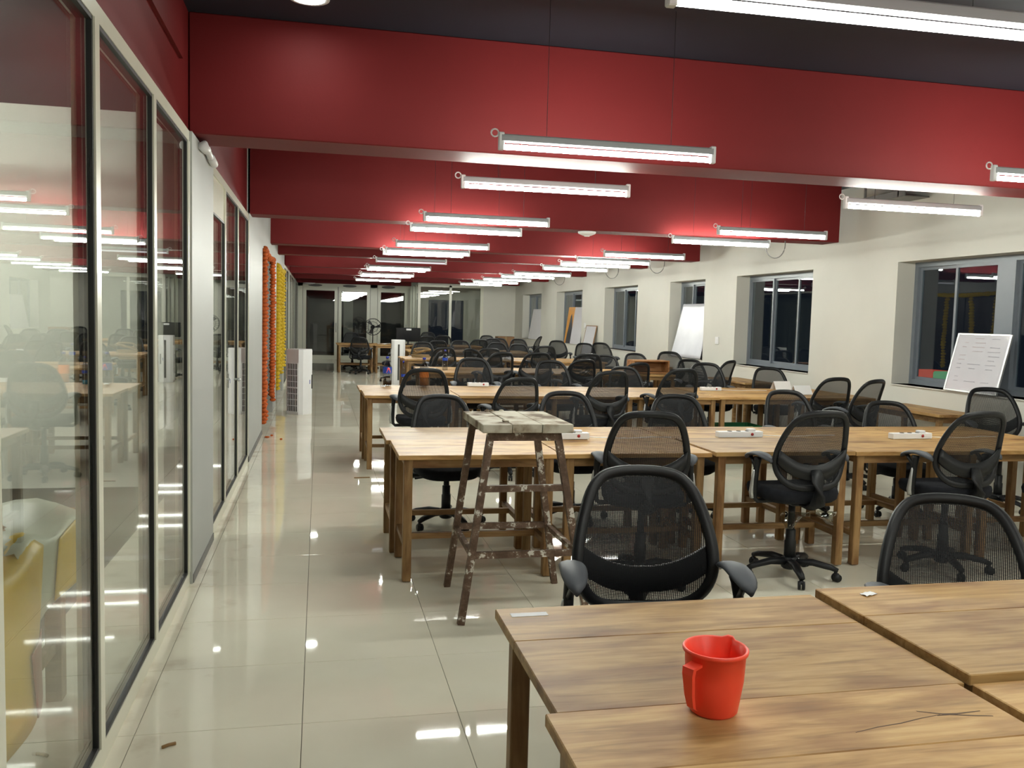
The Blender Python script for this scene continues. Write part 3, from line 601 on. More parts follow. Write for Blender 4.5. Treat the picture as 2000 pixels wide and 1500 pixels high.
# x, y, heading (0 = facing the far end, 180 = facing the camera), seat lift
CH = {
 ('front', 'far'): [(1.08, 2.63, 172, 0.079), (2.10, 2.44, 156, 0.0), (3.35, 2.62, 178, 0.02)],
 ('second', 'near'): [(1.93, 4.99, -14, 0.083), (2.93, 4.97, 3, 0.092), (4.05, 4.98, 3, 0.09), (5.0, 4.95, 5, 0.05)],
 ('second', 'far'): [(0.96, 6.58, 184, -0.024), (1.97, 6.66, 178, 0.002), (2.88, 6.58, 172, -0.010), (4.0, 6.70, 182, 0.025), (4.86, 6.58, 170, -0.055), (5.95, 6.66, 165, 0.068)],
 ('third', 'near'): [(1.01, 8.80, 2, 0.085), (1.86, 8.58, 14, 0.021), (2.88, 8.80, 12, 0.084), (3.69, 8.88, 10, 0.112), (5.40, 8.70, 6, 0.05), (5.18, 7.82, 24, 0.09)],
 ('third', 'far'): [(1.89, 10.65, 178, 0.079), (2.92, 10.58, 186, 0.065), (3.88, 10.55, 182, 0.00), (4.95, 10.50, 172, 0.07), (5.88, 10.55, 170, 0.02), (5.25, 11.15, 38, 0.10)],
 ('fourth', 'near'): [(2.45, 12.45, 20, 0.11), (3.06, 12.55, 5, 0.11), (3.37, 11.45, 15, 0.072), (3.82, 12.48, 0, 0.107), (4.13, 11.42, 16, 0.039), (5.42, 12.0, 180, 0.045)],
 ('fourth', 'far'): [(1.68, 14.55, 75, 0.02), (2.73, 14.77, -55, 0.057), (4.88, 14.40, 176, -0.01), (5.55, 14.65, 183, 0.02), (5.72, 13.55, 178, 0.10)],
 ('fifth', 'near'): [(4.12, 16.2, 5, 0.09), (2.2, 16.15, 8, 0.03), (3.1, 16.2, -4, 0.03)],
 ('fifth', 'far'): [(2.10, 18.10, 176, 0.046), (2.96, 18.30, 184, 0.088), (3.67, 17.95, 180, 0.07), (4.22, 18.35, 178, 0.035), (5.80, 18.6, 180, 0.075), (5.86, 17.55, 188, 0.12)],
 ('sixth', 'near'): [(3.55, 20.0, 6, 0.09), (1.72, 21.15, 85, -0.016), (2.6, 19.95, 3, 0.05)],
 ('sixth', 'far'): [(5.74, 20.7, 180, 0.068), (5.02, 21.85, 182, 0.06), (4.33, 21.85, 175, 0.06), (4.66, 22.45, 186, 0.055)],
 ('seventh', 'near'): [(1.09, 23.69, -12, -0.006), (2.70, 23.0, 8, 0.075), (3.25, 23.5, -6, 0.087), (5.66, 23.45, 60, 0.112)],
 ('seventh', 'far'): [(0.94, 25.70, 184, 0.055), (3.16, 25.85, 180, 0.11), (4.9, 25.6, 180, 0.055)],
}
for (rn, side), L in CH.items():
    L = sorted(L, key=lambda c: c[0])
    for k, (x, y, h, lf) in enumerate(L):
        chair(x, y, h, lf, 'black mesh office chair by the %s desk row, %s side, %s from the aisle' % (rn, side, ORD[k]), 'black mesh office chairs')

# ------------------------------------------------------------------ painter's stool
r = thing('painters_stool', 'tall paint-splashed wooden stool standing in front of the second desk row', 'stool', (1.065, 4.70, 0))
bx((-0.245, -0.325, 1.0), (-0.092, 0.312, 1.043), 0.003).build('seat_board', 'stooltop', r)
bx((-0.089, -0.320, 1.0), (0.068, 0.318, 1.045), 0.003).build('seat_board', 'stooltop', r); bx((0.072, -0.322, 0.998), (0.237, 0.310, 1.044), 0.003).build('seat_board', 'stooltop', r)
tops = {(-1, -1): (-0.185, -0.24), (1, -1): (0.17, -0.24), (-1, 1): (-0.20, 0.22), (1, 1): (0.165, 0.22)}
feet = {(-1, -1): (-0.335, -0.31), (1, -1): (0.345, -0.31), (-1, 1): (-0.315, 0.34), (1, 1): (0.335, 0.32)}
def lp(k, z): t = z / 1.0; a = tops[k]; b = feet[k]; return (b[0] + (a[0] - b[0]) * t, b[1] + (a[1] - b[1]) * t, z)
for k in tops: MB().bar(lp(k, 0.0), lp(k, 1.0), 0.036, 0.036, (0, 1, 0)).build('leg', 'splat', r)
for y in (-0.245, 0.225): MB().bar((-0.20, y, 0.975), (0.19, y, 0.975), 0.03, 0.05).build('top_rail', 'splat', r)
def rung(a, b, z, w=0.034): MB().bar(lp(a, z), lp(b, z), 0.026, w).build('rung', 'splat', r)
rung((-1, -1), (1, -1), 0.70); rung((-1, -1), (1, -1), 0.355); rung((-1, 1), (1, 1), 0.37); rung((-1, -1), (-1, 1), 0.36, 0.028); rung((1, -1), (1, 1), 0.36, 0.028)
bx((-0.12, -0.22, 1.045), (-0.085, -0.19, 1.053), 0.003).build('paint_scraping', 'stooltop', r)
for x, y in ((-0.08, 0.30), (-0.11, 0.29), (-0.02, 0.305)): MB().blob((x, y, 1.047), 0.016, 0.012, 0.008, 6, 4).build('plaster_crumb', 'stooltop', r)

# ------------------------------------------------------------------ red bathroom mug
r = thing('plastic_mug', 'bright red plastic mug with handle on the nearest desk', 'mug', (0.820, 1.663, 0.7745), math.radians(8))
prof = [(0.0, 0.0), (0.046, 0.0), (0.051, 0.006), (0.0605, 0.07), (0.0635, 0.128), (0.068, 0.130), (0.069, 0.136), (0.066, 0.139), (0.062, 0.136), (0.058, 0.07), (0.048, 0.008), (0.0, 0.007)]
n = 40; vs = []; fs = []
spa = math.radians(32)
for rr, z in prof:
    for k in range(n):
        t = 2 * math.pi * k / n; d = (t - spa + math.pi) % (2 * math.pi) - math.pi
        w = max(0, 1 - abs(d) / 0.24) if z > 0.10 else 0
        q = rr + 0.014 * w * (1 if z > 0.12 else 0.4); vs.append((q * math.cos(t), q * math.sin(t), z + 0.004 * w * (1 if z > 0.12 else 0)))
for i in range(len(prof) - 1):
    for k in range(n): k2 = (k + 1) % n; fs.append((i * n + k, i * n + k2, (i + 1) * n + k2, (i + 1) * n + k))
MB().add(vs, fs, True).build('cup', 'redplastic', r)
ha = math.radians(200); hd = MB(); dx, dy = math.cos(ha), math.sin(ha); px_, py_ = -dy, dx
vs = []; fs = []; sec = [(0.060, 0.118, 0.014), (0.090, 0.114, 0.014), (0.092, 0.100, 0.013), (0.086, 0.055, 0.010), (0.078, 0.028, 0.008), (0.070, 0.022, 0.007)]
for (d, z, w) in sec:
    for s_ in (-1, 1):
        for e in (0, -0.009): vs.append((dx * (d + e) + px_ * w * s_, dy * (d + e) + py_ * w * s_, z + e * 0.5))
for i in range(len(sec) - 1):
    a = i * 4; b = a + 4
    for p, q in ((0, 1), (1, 3), (3, 2), (2, 0)): fs.append((a + p, a + q, b + q, b + p))
fs += [(0, 2, 3, 1), (len(sec) * 4 - 4, len(sec) * 4 - 3, len(sec) * 4 - 1, len(sec) * 4 - 2)]
hd.add(vs, fs); hd.build('handle', 'redplastic', r)

# ------------------------------------------------------------------ things on the desks
def strip(x, y, rz, label, L=0.33, z=DH + 0.001, plug=True):
    r = thing('power_strip', label, 'power strip', (x, y, z), math.radians(rz), 'white power strips')
    bx((-L / 2, -0.03, 0), (L / 2, 0.03, 0.042), 0.003).build('housing', 'whiteplastic', r)
    for k in range(3): MB().lathe([(0.017, 0.0), (0.017, 0.0025), (0.0, 0.0025)], 12, (-L * 0.22 + k * L * 0.2, 0.0, 0.042)).build('socket', 'black', r)
    MB().lathe([(0.011, 0.0), (0.011, 0.003), (0.0, 0.003)], 12).build('switch', 'switchred', r, (L * 0.25, -0.030, 0.022)).rotation_euler = (math.pi / 2, 0, 0)
    if plug: bx((L * 0.18, -0.022, 0.042), (L * 0.34, 0.022, 0.060), 0.003).build('plug', 'whiteplastic', r)
    pts = crom([(L / 2, 0, 0.012), (L / 2 + 0.10, 0.02, 0.004), (L / 2 + 0.28, -0.02, 0.004), (L / 2 + 0.48, 0.03, 0.004), (L / 2 + 0.62, 0.01, 0.004)], 5)
    MB().tube(pts, 0.0032, 6).build('cable', 'whiteplastic', r)
strip(1.66, 5.745, 1, 'white power strip on the second row behind the paint stool', 0.31, DH + 0.006)
strip(2.97, 5.80, 2, 'white power strip in the middle of the second row', 0.35, DH + 0.006)
strip(4.285, 5.68, 3, 'white power strip on the second row near the window wall', 0.34, DH + 0.006)
strip(1.84, 10.2, 1, 'white power strip on the third row near the bottles', 0.25, DH + 0.006, False)
strip(4.64, 9.85, 0, 'white power strip on the third row near the paper tents', 0.26, DH + 0.006, False)
def bottle(x, y, z, h, rad, kind, label):
    r = thing('bottle', label, 'bottle', (x, y, z), random.uniform(0, 6)); s = h; rr = rad
    pr = [(rr * 0.8, 0.0), (rr, 0.02 * s), (rr, 0.58 * s), (rr * 0.92, 0.66 * s), (rr * 0.55, 0.80 * s), (rr * 0.32, 0.88 * s), (rr * 0.32, 0.93 * s)]
    MB().lathe(pr, 16).build('shell', 'bottle', r)
    MB().lathe([(rr * 0.36, 0.925 * s), (rr * 0.36, s), (0, s)], 14).build('cap', 'bluecap', r)
    lc, ll, l0, l1 = {'cola': ('cola', 'bluelabel', 0.42, 0.64), 'orange': ('orangesoda', 'orangelabel', 0.30, 0.58), 'water': ('bottle', 'bluelabel', 0.48, 0.62), 'small': ('cyanliquid', 'bluelabel', 0.40, 0.5)}[kind]
    top = {'cola': 0.17, 'orange': 0.30, 'water': 0.0, 'small': 0.16}[kind]
    if top: MB().lathe([(rr * 0.75, 0.006), (rr * 0.95, 0.03 * s), (rr * 0.95, top * s), (0, top * s)], 14).build('drink', lc, r)
    lo = MB().lathe([(rr * 1.012, l0 * s), (rr * 1.012, l1 * s)], 18, cap=False).build('label', ll, r)
    if kind == 'cola':      # slanting red mark edged white on the blue label
        r.rotation_euler = (0, 0, 0)
        def onlab(u, v, e): a = math.radians(-100) + u / rr; return (rr * e * math.cos(a), rr * e * math.sin(a), v * s)
        for m_, e, g in (('paper', 1.03, 0.006), ('redplastic', 1.045, 0.0)):
            mk = MB(); q = [(-0.004 - g, 0.45), (0.012 + g, 0.63), (0.030 + g, 0.60), (0.044 + g, 0.45 - g)]
            pts = []
            for u, v in q: pts.append(onlab(u, v, e))
            mk.add(pts, [(0, 3, 2, 1)]); mk.build('mark', m_, lo)
    return r
bottle(0.775, 10.22, DH + 0.004, 0.335, 0.053, 'cola', 'large half-empty cola bottle with blue label at the end of the third row')
bottle(0.935, 9.96, DH + 0.004, 0.30, 0.026, 'small', 'slim clear bottle with blue cap standing right of the cola bottle')
bottle(1.20, 10.2, DH + 0.004, 0.33, 0.055, 'orange', 'orange soda bottle behind the first chair of the third row')
bottle(1.86, 13.15, DH + 0.004, 0.31, 0.042, 'water', 'clear water bottle on the fourth row beside crumpled paper')
def tent(x, y, rz, label):
    r = thing('paper_tent', label, 'name card', (x, y, DH + 0.005), math.radians(rz), 'folded paper tents'); L = 0.26
    for s in (-1, 1):
        a = (-L / 2, s * 0.055, 0); b = (L / 2, s * 0.055, 0); c_ = (L / 2, 0, 0.105); d = (-L / 2, 0, 0.105); t = 0.0012 * s
        MB().add([a, b, c_, d] + [(p[0], p[1] + t, p[2]) for p in (a, b, c_, d)], [(0, 1, 2, 3), (7, 6, 5, 4), (0, 4, 5, 1), (1, 5, 6, 2), (2, 6, 7, 3), (3, 7, 4, 0)]).build('paper_leaf', 'paper', r)
tent(5.72, 10.1, 12, 'folded white paper tent on the third row, farther of two'); tent(5.60, 9.42, 14, 'folded white paper tent on the third row, nearer of two')
def scrap(x, y, z, w, d, rz, label, h=0.012):
    o = MB(); k = 5; vs = []; fs = []
    for i in range(k):
        for j in range(k): vs.append((-w / 2 + w * i / (k - 1), -d / 2 + d * j / (k - 1), random.uniform(0.001, h)))
    for i in range(k - 1):
        for j in range(k - 1): a = i * k + j; fs.append((a, a + k, a + k + 1, a + 1))
    o = o.add(vs, fs).build('paper', 'paper', None, (x, y, z)); md = o.modifiers.new('thick', 'SOLIDIFY'); md.thickness = 0.001; md.offset = 1
    o.rotation_euler = (0, 0, math.radians(rz)); return tag(o, label, 'paper', 'loose papers')
o = bx((-0.052, -0.014, 0), (0.052, 0.014, 0.0008)).build('paper_label', 'paper', None, (0.577, 2.315, DH + 0.0002)); tag(o, 'white paper label stuck to the corner of the nearest desk', 'sticker')
scrap(1.625, 2.30, DH + 0.0165, 0.05, 0.025, 20, 'small torn white paper on the desk right of the mug', 0.004)
scrap(1.60, 13.2, DH + 0.005, 0.30, 0.2, 15, 'crumpled white paper beside the water bottle', 0.03); scrap(0.70, 9.85, DH + 0.005, 0.05, 0.04, 0, 'tiny paper scrap beside the cola bottle', 0.03)
scrap(4.05, 13.0, DH + 0.005, 0.22, 0.16, 30, 'white paper on the fourth row near the wooden box', 0.03); scrap(2.35, 16.9, DH + 0.005, 0.3, 0.2, 5, 'white papers on the fifth row near the coiled rope', 0.05)
scrap(3.6, 16.7, DH + 0.005, 0.2, 0.16, 12, 'white paper in the middle of the fifth row', 0.06); scrap(1.75, 24.4, DH + 0.005, 0.35, 0.2, 4, 'white paper on the far row beside the monitor', 0.03)
# open wooden box on row four
r = thing('wooden_box', 'open-fronted reddish wooden box lying on the fourth desk row', 'box', (4.80, 12.98, DH + 0.005), 0)
w, d, h, t = 0.60, 0.30, 0.205, 0.02
bx((0, 0, 0), (w, d, t)).build('panel', 'redwood', r); bx((0, 0, h - t), (w, d, h)).build('panel', 'redwood', r); bx((0, 0, t), (t, d, h - t)).build('panel', 'redwood', r); bx((w - t, 0, t), (w, d, h - t)).build('panel', 'redwood', r); bx((t, d - t, t), (w - t, d, h - t)).build('panel', 'redwood', r)
# green crate under row three
r = thing('plastic_crate', 'green plastic crate under the third desk row', 'crate', (4.60, 9.40, 0))
bx((0, 0, 0.0), (0.5, 0.35, 0.02)).build('crate_floor', 'green', r)
for z in (0.03, 0.13, 0.23, 0.33):
    bx((0, 0, z), (0.5, 0.012, z + 0.07)).build('slat', 'green', r); bx((0, 0.338, z), (0.5, 0.35, z + 0.07)).build('slat', 'green', r); bx((0, 0.012, z), (0.012, 0.338, z + 0.07)).build('slat', 'green', r); bx((0.488, 0.012, z), (0.5, 0.338, z + 0.07)).build('slat', 'green', r)
for x in (0.02, 0.46):
    for y in (0.013, 0.318): bx((x, y, 0.02), (x + 0.02, y + 0.019, 0.40)).build('post', 'green', r)
# coiled rope on row five
rp = MB()
for k in range(4): rp.tube([(0.16 * math.cos(t) + random.uniform(-0.03, 0.03), 0.12 * math.sin(t), 0.016 + 0.028 * k + 0.09 * (0.5 + 0.5 * math.sin(t + k)) * (k > 1)) for t in [2 * math.pi * i / 20 for i in range(20)]], 0.014, 6, True)
o = rp.build('coiled_rope', 'tan', None, (1.95, 17.1, DH + 0.005)); tag(o, 'coil of tan rope on the fifth row beside the cooler', 'rope')
# far desk: monitor and table fan
r = thing('monitor', 'wide black monitor seen from behind on the far desk row', 'monitor', (2.40, 24.3, DH + 0.005), math.radians(5))
bx((-0.34, -0.02, 0.09), (0.34, 0.03, 0.47), 0.012).build('screen', 'monitor', r); bx((-0.02, 0.0, 0.02), (0.02, 0.03, 0.12)).build('stand_neck', 'black', r); MB().lathe([(0.14, 0.0), (0.13, 0.015), (0.02, 0.022)], 18).build('stand_base', 'black', r)
bx((-0.06, -0.0225, 0.40), (0.08, -0.0205, 0.445)).build('sticker', 'paper', r)
r = thing('pedestal_fan', 'black pedestal fan standing beside the far desks', 'fan', (1.55, 26.3, 0))
MB().lathe([(0.2, 0), (0.19, 0.03), (0.03, 0.05)], 18).build('base', 'black', r); MB().tube([(0, 0, 0.04), (0, 0, 1.12)], 0.014, 8).build('pole', 'black', r)
fo = MB().tube([(0, -0.02, 1.22), (0, 0.16, 1.20)], 0.06, 12).build('motor', 'black', r); MB().tube([(0, 0.05, 1.1), (0, 0.05, 1.2)], 0.02, 8).build('neck', 'black', r)
for q, rr in ((-0.09, 0.235), (-0.09, 0.15), (-0.03, 0.25)): MB().tube([(rr * math.cos(t), q, 1.22 + rr * math.sin(t)) for t in [2 * math.pi * i / 28 for i in range(28)]], 0.006, 5, True, up=(0, 1, 0)).build('cage_ring', 'black', r)
for k in range(20):
    t = 2 * math.pi * k / 20; MB().tube([(0.03 * math.cos(t), -0.1, 1.22 + 0.03 * math.sin(t)), (0.16 * math.cos(t), -0.1, 1.22 + 0.16 * math.sin(t)), (0.25 * math.cos(t), -0.03, 1.22 + 0.25 * math.sin(t))], 0.003, 4).build('cage_wire', 'black', r)
for k in range(3):
    t = 2 * math.pi * k / 3; c_, s_ = math.cos(t), math.sin(t)
    MB().add([(0.04 * c_, -0.05, 1.22 + 0.04 * s_), (0.20 * c_ - 0.09 * s_, -0.07, 1.22 + 0.20 * s_ + 0.09 * c_), (0.22 * c_ + 0.02 * s_, -0.04, 1.22 + 0.22 * s_ - 0.02 * c_), (0.05 * c_ + 0.02 * s_, -0.03, 1.22 + 0.05 * s_ - 0.02 * c_)], [(0, 1, 2, 3)]).build('blade', 'steel', r)

# ------------------------------------------------------------------ tower coolers
def cooler(x, y, rz, label):
    r = thing('tower_cooler', label, 'air cooler', (x, y, 0), math.radians(rz), 'white tower coolers'); w, d, h = 0.30, 0.30, 1.02
    bd = MB(); pts = [(-w / 2, -d / 2 + 0.05), (-w / 2 + 0.05, -d / 2), (w / 2 - 0.05, -d / 2), (w / 2, -d / 2 + 0.05), (w / 2, d / 2), (-w / 2, d / 2)]; n = len(pts); vs = []
    for s, z in ((0.98, 0.0), (1, 0.02), (1, h - 0.02), (0.97, h)): vs += [(px * s, py * s, z) for px, py in pts]
    fs = [tuple(range(n - 1, -1, -1)), tuple(3 * n + k for k in range(n))]
    for i in range(3):
        for k in range(n): k2 = (k + 1) % n; fs.append((i * n + k, i * n + k2, (i + 1) * n + k2, (i + 1) * n + k))
    bd.add(vs, fs).build('body', 'whiteplastic', r)
    gx = -w / 2 - 0.001
    bx((gx - 0.002, -0.085, 0.05), (gx + 0.001, 0.125, 0.80)).build('grille_back', 'darkgrille', r)
    for k in range(7): bx((gx - 0.010, -0.088 + k * 0.035, 0.045), (gx - 0.001, -0.083 + k * 0.035, 0.805)).build('grille_slat', 'whiteplastic', r)
    for k in range(9):
        z = 0.045 + k * 0.094; hh = 0.02 if k == 4 else 0.007
        bx((gx - 0.012, -0.088, z - hh / 2), (gx - 0.001, 0.127, z + hh / 2)).build('grille_rail', 'whiteplastic', r)
    bx((0.085, -d / 2 - 0.004, 0.40), (0.105, -d / 2 + 0.001, 0.62)).build('display_slot', 'black', r); bx((0.045, -d / 2 - 0.003, 0.475), (0.055, -d / 2 + 0.001, 0.54)).build('badge', 'bluelabel', r)
    return r
cooler(-0.28, 14.15, 48, 'white tower air cooler on the aisle beside the yellow garland')
c2 = cooler(1.78, 20.3, 0, 'white tower air cooler standing between the desk rows'); 
bx((-0.02, -0.156, 0.1), (0.02, -0.149, 0.92)).build('air_slot', 'darkgrille', c2)
# ------------------------------------------------------------------ garlands on the doors
def garland(name, label, mat, pts_list, rad, sp, xx):
    r = thing(name, label, 'garland', (xx, pts_list[0][0][0], 0))
    y0 = pts_list[0][0][0]
    for pts in pts_list:
        g = MB(); cd_ = []
        path = [Vector((0, p[0] - y0, p[1])) for p in pts]
        for a, b in zip(path, path[1:]):
            L = (b - a).length; m = max(1, int(L / sp))
            for i in range(m):
                q = a + (b - a) * (i + 0.5) / m; s = rad * random.uniform(0.85, 1.12)
                vert = abs((b - a).normalized().z) > 0.7
                g.blob((q.x + random.uniform(-0.008, 0.008), q.y + random.uniform(-0.008, 0.008), q.z), s, s * (1 if vert else 0.7), s * (0.62 if vert else 0.9), 8, 5)
            cd_ += [a, b]
        so = g.build('flower_string', mat, r, kind='stuff'); MB().tube([tuple(p) for p in path], 0.004, 5).build('cord', 'wire', so)
garland('flower_garland', 'orange marigold garland hung around the nearer dark door', 'orangeflower', [[(11.83, 2.40), (11.86, 1.7), (11.85, 1.0), (11.84, 0.12)], [(11.98, 2.38), (12.03, 1.5), (12.0, 0.14)], [(11.95, 2.41), (12.7, 2.33), (13.5, 2.36), (14.1, 2.38)], [(14.1, 2.36), (14.08, 1.4), (14.1, 0.20)], [(13.9, 2.30), (13.92, 1.2), (13.9, 0.3)]], 0.046, 0.050, -0.700)
garland('flower_garland', 'yellow marigold garland hung around the farther dark door', 'yellowflower', [[(15.6, 2.36), (15.62, 1.4), (15.6, 0.3)], [(15.85, 2.38), (15.9, 1.3), (15.85, 0.22)], [(16.6, 2.36), (16.5, 1.4), (16.55, 0.5)], [(17.4, 2.36), (17.45, 1.4), (17.4, 0.4)], [(15.6, 2.38), (16.8, 2.34), (18.1, 2.38)], [(18.1, 2.36), (18.05, 1.4), (18.1, 0.5)]], 0.056, 0.064, -0.705)
for i, (x, y) in enumerate(((-0.63, 11.4), (-0.58, 11.55), (-0.45, 11.2))):
    o = MB().blob((0, 0, 0.012), 0.035 if i == 0 else 0.018, 0.03 if i == 0 else 0.015, 0.012, 8, 4).build('fallen_flower', 'orangeflower', None, (x, y, 0.001)); tag(o, ('largest fallen orange flower on the floor below the garland', 'fallen orange petal nearest the white pier', 'fallen orange petal farthest out in the aisle')[i], 'flower', 'fallen marigold petals')
# ------------------------------------------------------------------ boards, posters and sheets at the windows
def board(name, label, cat, y0, y1, z0, h, xb, xt, mat, frame=None, thick=0.014, group=None):
    """flat board between y0 and y1, foot at (xb, z0), leaning so its top is at xt"""
    r = thing(name, label, cat, (xb, (y0 + y1) / 2, z0), 0, group); L = math.sqrt(h * h - (xt - xb) ** 2) if h > abs(xt - xb) else h; w = y1 - y0
    a = math.atan2(xt - xb, L)
    def put(o): o.rotation_euler = (0, a, 0); return o
    put(bx((-thick, -w / 2, 0), (0, w / 2, h), 0.002).build('panel', mat, r))
    if frame:
        f = 0.018
        for p, q in (((-thick - 0.004, -w / 2 - 0.004, 0), (0.002, -w / 2 + f, h)), ((-thick - 0.004, w / 2 - f, 0), (0.002, w / 2 + 0.004, h)), ((-thick - 0.004, -w / 2 + f, -0.002), (0.002, w / 2 - f, f)), ((-thick - 0.004, -w / 2 + f, h - f), (0.002, w / 2 - f, h + 0.002))): put(bx(p, q, 0.002).build('frame_strip', frame, r))
    return r, put
r, put = board('whiteboard', 'small whiteboard with faint writing leaning in the nearest window', 'whiteboard', 7.14, 7.86, WZ0 + 0.002, 0.60, 6.30, 6.44, 'board', 'silver', 0.014)
random.seed(11)
for row in range(11):
    z = 0.55 - row * 0.044
    segs = [(-0.28, -0.10), (-0.06, 0.12), (0.15, 0.27)]
    for q, (a, b) in enumerate(segs):
        if random.random() < 0.35: continue
        pts = []; y = b - random.uniform(0, 0.04); e = a + random.uniform(0, 0.06); k = 0
        while y > e: pts.append((-0.0152, y, z + (0.006 if k % 2 else -0.005) * random.uniform(0.4, 1))); y -= random.uniform(0.006, 0.012); k += 1
        if len(pts) > 2: put(MB().tube(pts, 0.0014, 4).build('marker_line', 'inkred' if q > 0 and row < 6 else 'ink', r))
# white plastic sheet covering the third window
sh = MB(); vs = []; fs = []; ny, nz = 30, 16
for i in range(ny + 1):
    for j in range(nz + 1):
        u = i / ny; v = j / nz; y = 13.80 + (1.27 - 0.12 * v) * u + 0.02; zz = WZ0 + 0.01 + 0.945 * v
        vs.append((6.29 + 0.17 * v + 0.006 * math.sin(u * 9 + v * 4 + 1.5 * math.sin(v * 5)) * (0.4 + v) + 0.003 * math.sin(u * 23 - 7 * v), y, zz))
for i in range(ny):
    for j in range(nz): a = i * (nz + 1) + j; fs.append((a, a + 1, a + nz + 2, a + nz + 1))
o = sh.add(vs, fs, True).build('plastic_sheet', 'sheet'); md = o.modifiers.new('thick', 'SOLIDIFY'); md.thickness = 0.003; tag(o, 'creased white sheet taped over the third window', 'sheet')
board('display_board', 'tall orange poster with dark figure shape in the fifth window', 'poster', 21.75, 22.5, WZ0 + 0.002, 0.95, 6.36, 6.48, 'orangeposter')
pr_ = [o for o in bpy.data.objects if o.name.startswith('display_board')][0]
fg = MB(); pts = [(-0.30, 0.0), (-0.26, 0.25), (-0.12, 0.55), (-0.05, 0.70), (0.02, 0.78), (0.09, 0.70), (0.13, 0.5), (0.22, 0.2), (0.24, 0.0)]; n = len(pts)
fg.add([(-0.0155, y, z) for y, z in pts] + [(-0.0135, y, z) for y, z in pts], [tuple(range(n)), tuple(2 * n - 1 - k for k in range(n))] + [(k, n + k, n + (k + 1) % n, (k + 1) % n) for k in range(n)]); fo = fg.build('dark_shape', 'posterdark', pr_); fo.rotation_euler = (0, math.atan2(0.12, 0.94), 0)
board('display_board', 'glossy pale panel leaning in the fifth window beside the poster', 'board', 20.92, 21.78, WZ0 + 0.002, 0.945, 6.31, 6.44, 'board', group='boards leaning at the windows')
board('display_board', 'pale blue-white panel leaning in the farthest window', 'board', 25.0, 26.4, WZ0 + 0.002, 0.92, 6.31, 6.46, 'board', group='boards leaning at the windows')
board('display_board', 'brown-framed white board leaning on the wall past the fourth window', 'board', 19.55, 20.35, DH - 0.1, 0.80, 6.16, 6.31, 'board', 'cardboard', group='boards leaning at the windows')
r = thing('cardboard_box', 'brown cardboard box in the far right corner', 'box', (5.75, 27.3, 0), 0); bx((-0.27, -0.2, 0), (0.27, 0.2, 0.5)).build('lower_carton', 'cardboard', r); bx((-0.27, -0.2, 0.505), (0.27, 0.2, 1.0), 0.004).build('carton', 'cardboard', r); bx((-0.03, -0.203, 0.6), (0.03, -0.2, 1.0)).build('tape', 'tan', r)
for i, (y, z) in enumerate(((13.25, 1.31), (20.55, 1.45), (9.6, 0.4))):
    r = thing('wall_switch', ('square white switch plate between the second and third windows', 'square white switch plate above the framed board', 'low white socket plate near the second window')[i], 'switch', (XR, y, z), 0, 'wall plates'); bx((-0.012, -0.06, -0.06), (0, 0.06, 0.06), 0.003).build('plate', 'whiteplastic', r); bx((-0.017, -0.02, -0.025), (-0.011, 0.02, 0.025), 0.002).build('rocker', 'paper', r)
# ceiling odds and ends
r = thing('smoke_detector', 'round white detector under the second ceiling beam', 'detector', (3.0, 9.8, 2.60)); MB().lathe([(0.0, -0.045), (0.05, -0.042), (0.10, -0.02), (0.105, 0.0)], 24).build('cover', 'whiteplastic', r); MB().lathe([(0.0, -0.055), (0.03, -0.053), (0.035, -0.043)], 14).build('sensor', 'batten', r)
r = thing('smoke_detector', 'round white detector under the last beam near the left wall', 'detector', (-0.35, 30.75, 2.60)); MB().lathe([(0.0, -0.05), (0.12, -0.045), (0.2, -0.02), (0.21, 0.0)], 24).build('cover', 'whiteplastic', r); MB().lathe([(0.0, -0.06), (0.05, -0.058), (0.06, -0.046)], 14).build('sensor', 'batten', r)
for i, (x, y) in enumerate(((5.35, 9.75), (5.45, 13.8), (5.45, 16.1), (5.5, 20.05))):
    pts = [(0.13 * math.cos(t), 0, 0.10 + 0.16 * math.sin(t)) for t in [math.pi + math.pi * k / 14 for k in range(15)]]
    o = MB().tube([(-0.13, 0, 0.2)] + pts + [(0.13, 0, 0.2)], 0.006, 6).build('cable_loop', 'conduit', None, (x, y, 2.45)); tag(o, 'grey cable loop hanging from a beam near the windows, %s from the camera' % ORD[i], 'cable', 'hanging cable loops')
r = thing('wall_conduit_box', 'small white junction pipe at the top of the first pier', 'pipe', (-0.70, 5.62, 2.52)); MB().tube([(0.02, 0.0, 0.06), (0.02, 0.30, 0.03)], 0.02, 10).build('pipe', 'whiteplastic', r); MB().tube([(0.02, -0.08, 0.03), (0.02, 0.10, 0.04)], 0.028, 10).build('coupling', 'whiteplastic', r); MB().tube([(0.02, 0.32, 0.03), (0.02, 0.5, 0.02)], 0.026, 10).build('coupling', 'whiteplastic', r)
r = thing('cable_tray', 'grey cable tray fixed high on the window wall', 'cable tray', (6.02, 8.3, 2.98)); bx((0, 0, 0), (0.30, 0.9, 0.012)).build('tray', 'conduit', r); bx((0, 0, 0.012), (0.012, 0.9, 0.07)).build('lip', 'conduit', r)
for k in range(2): bx((0.0, 0.1 + k * 0.6, 0.012), (0.02, 0.12 + k * 0.6, CZ - 2.98)).build('hanger', 'conduit', r)
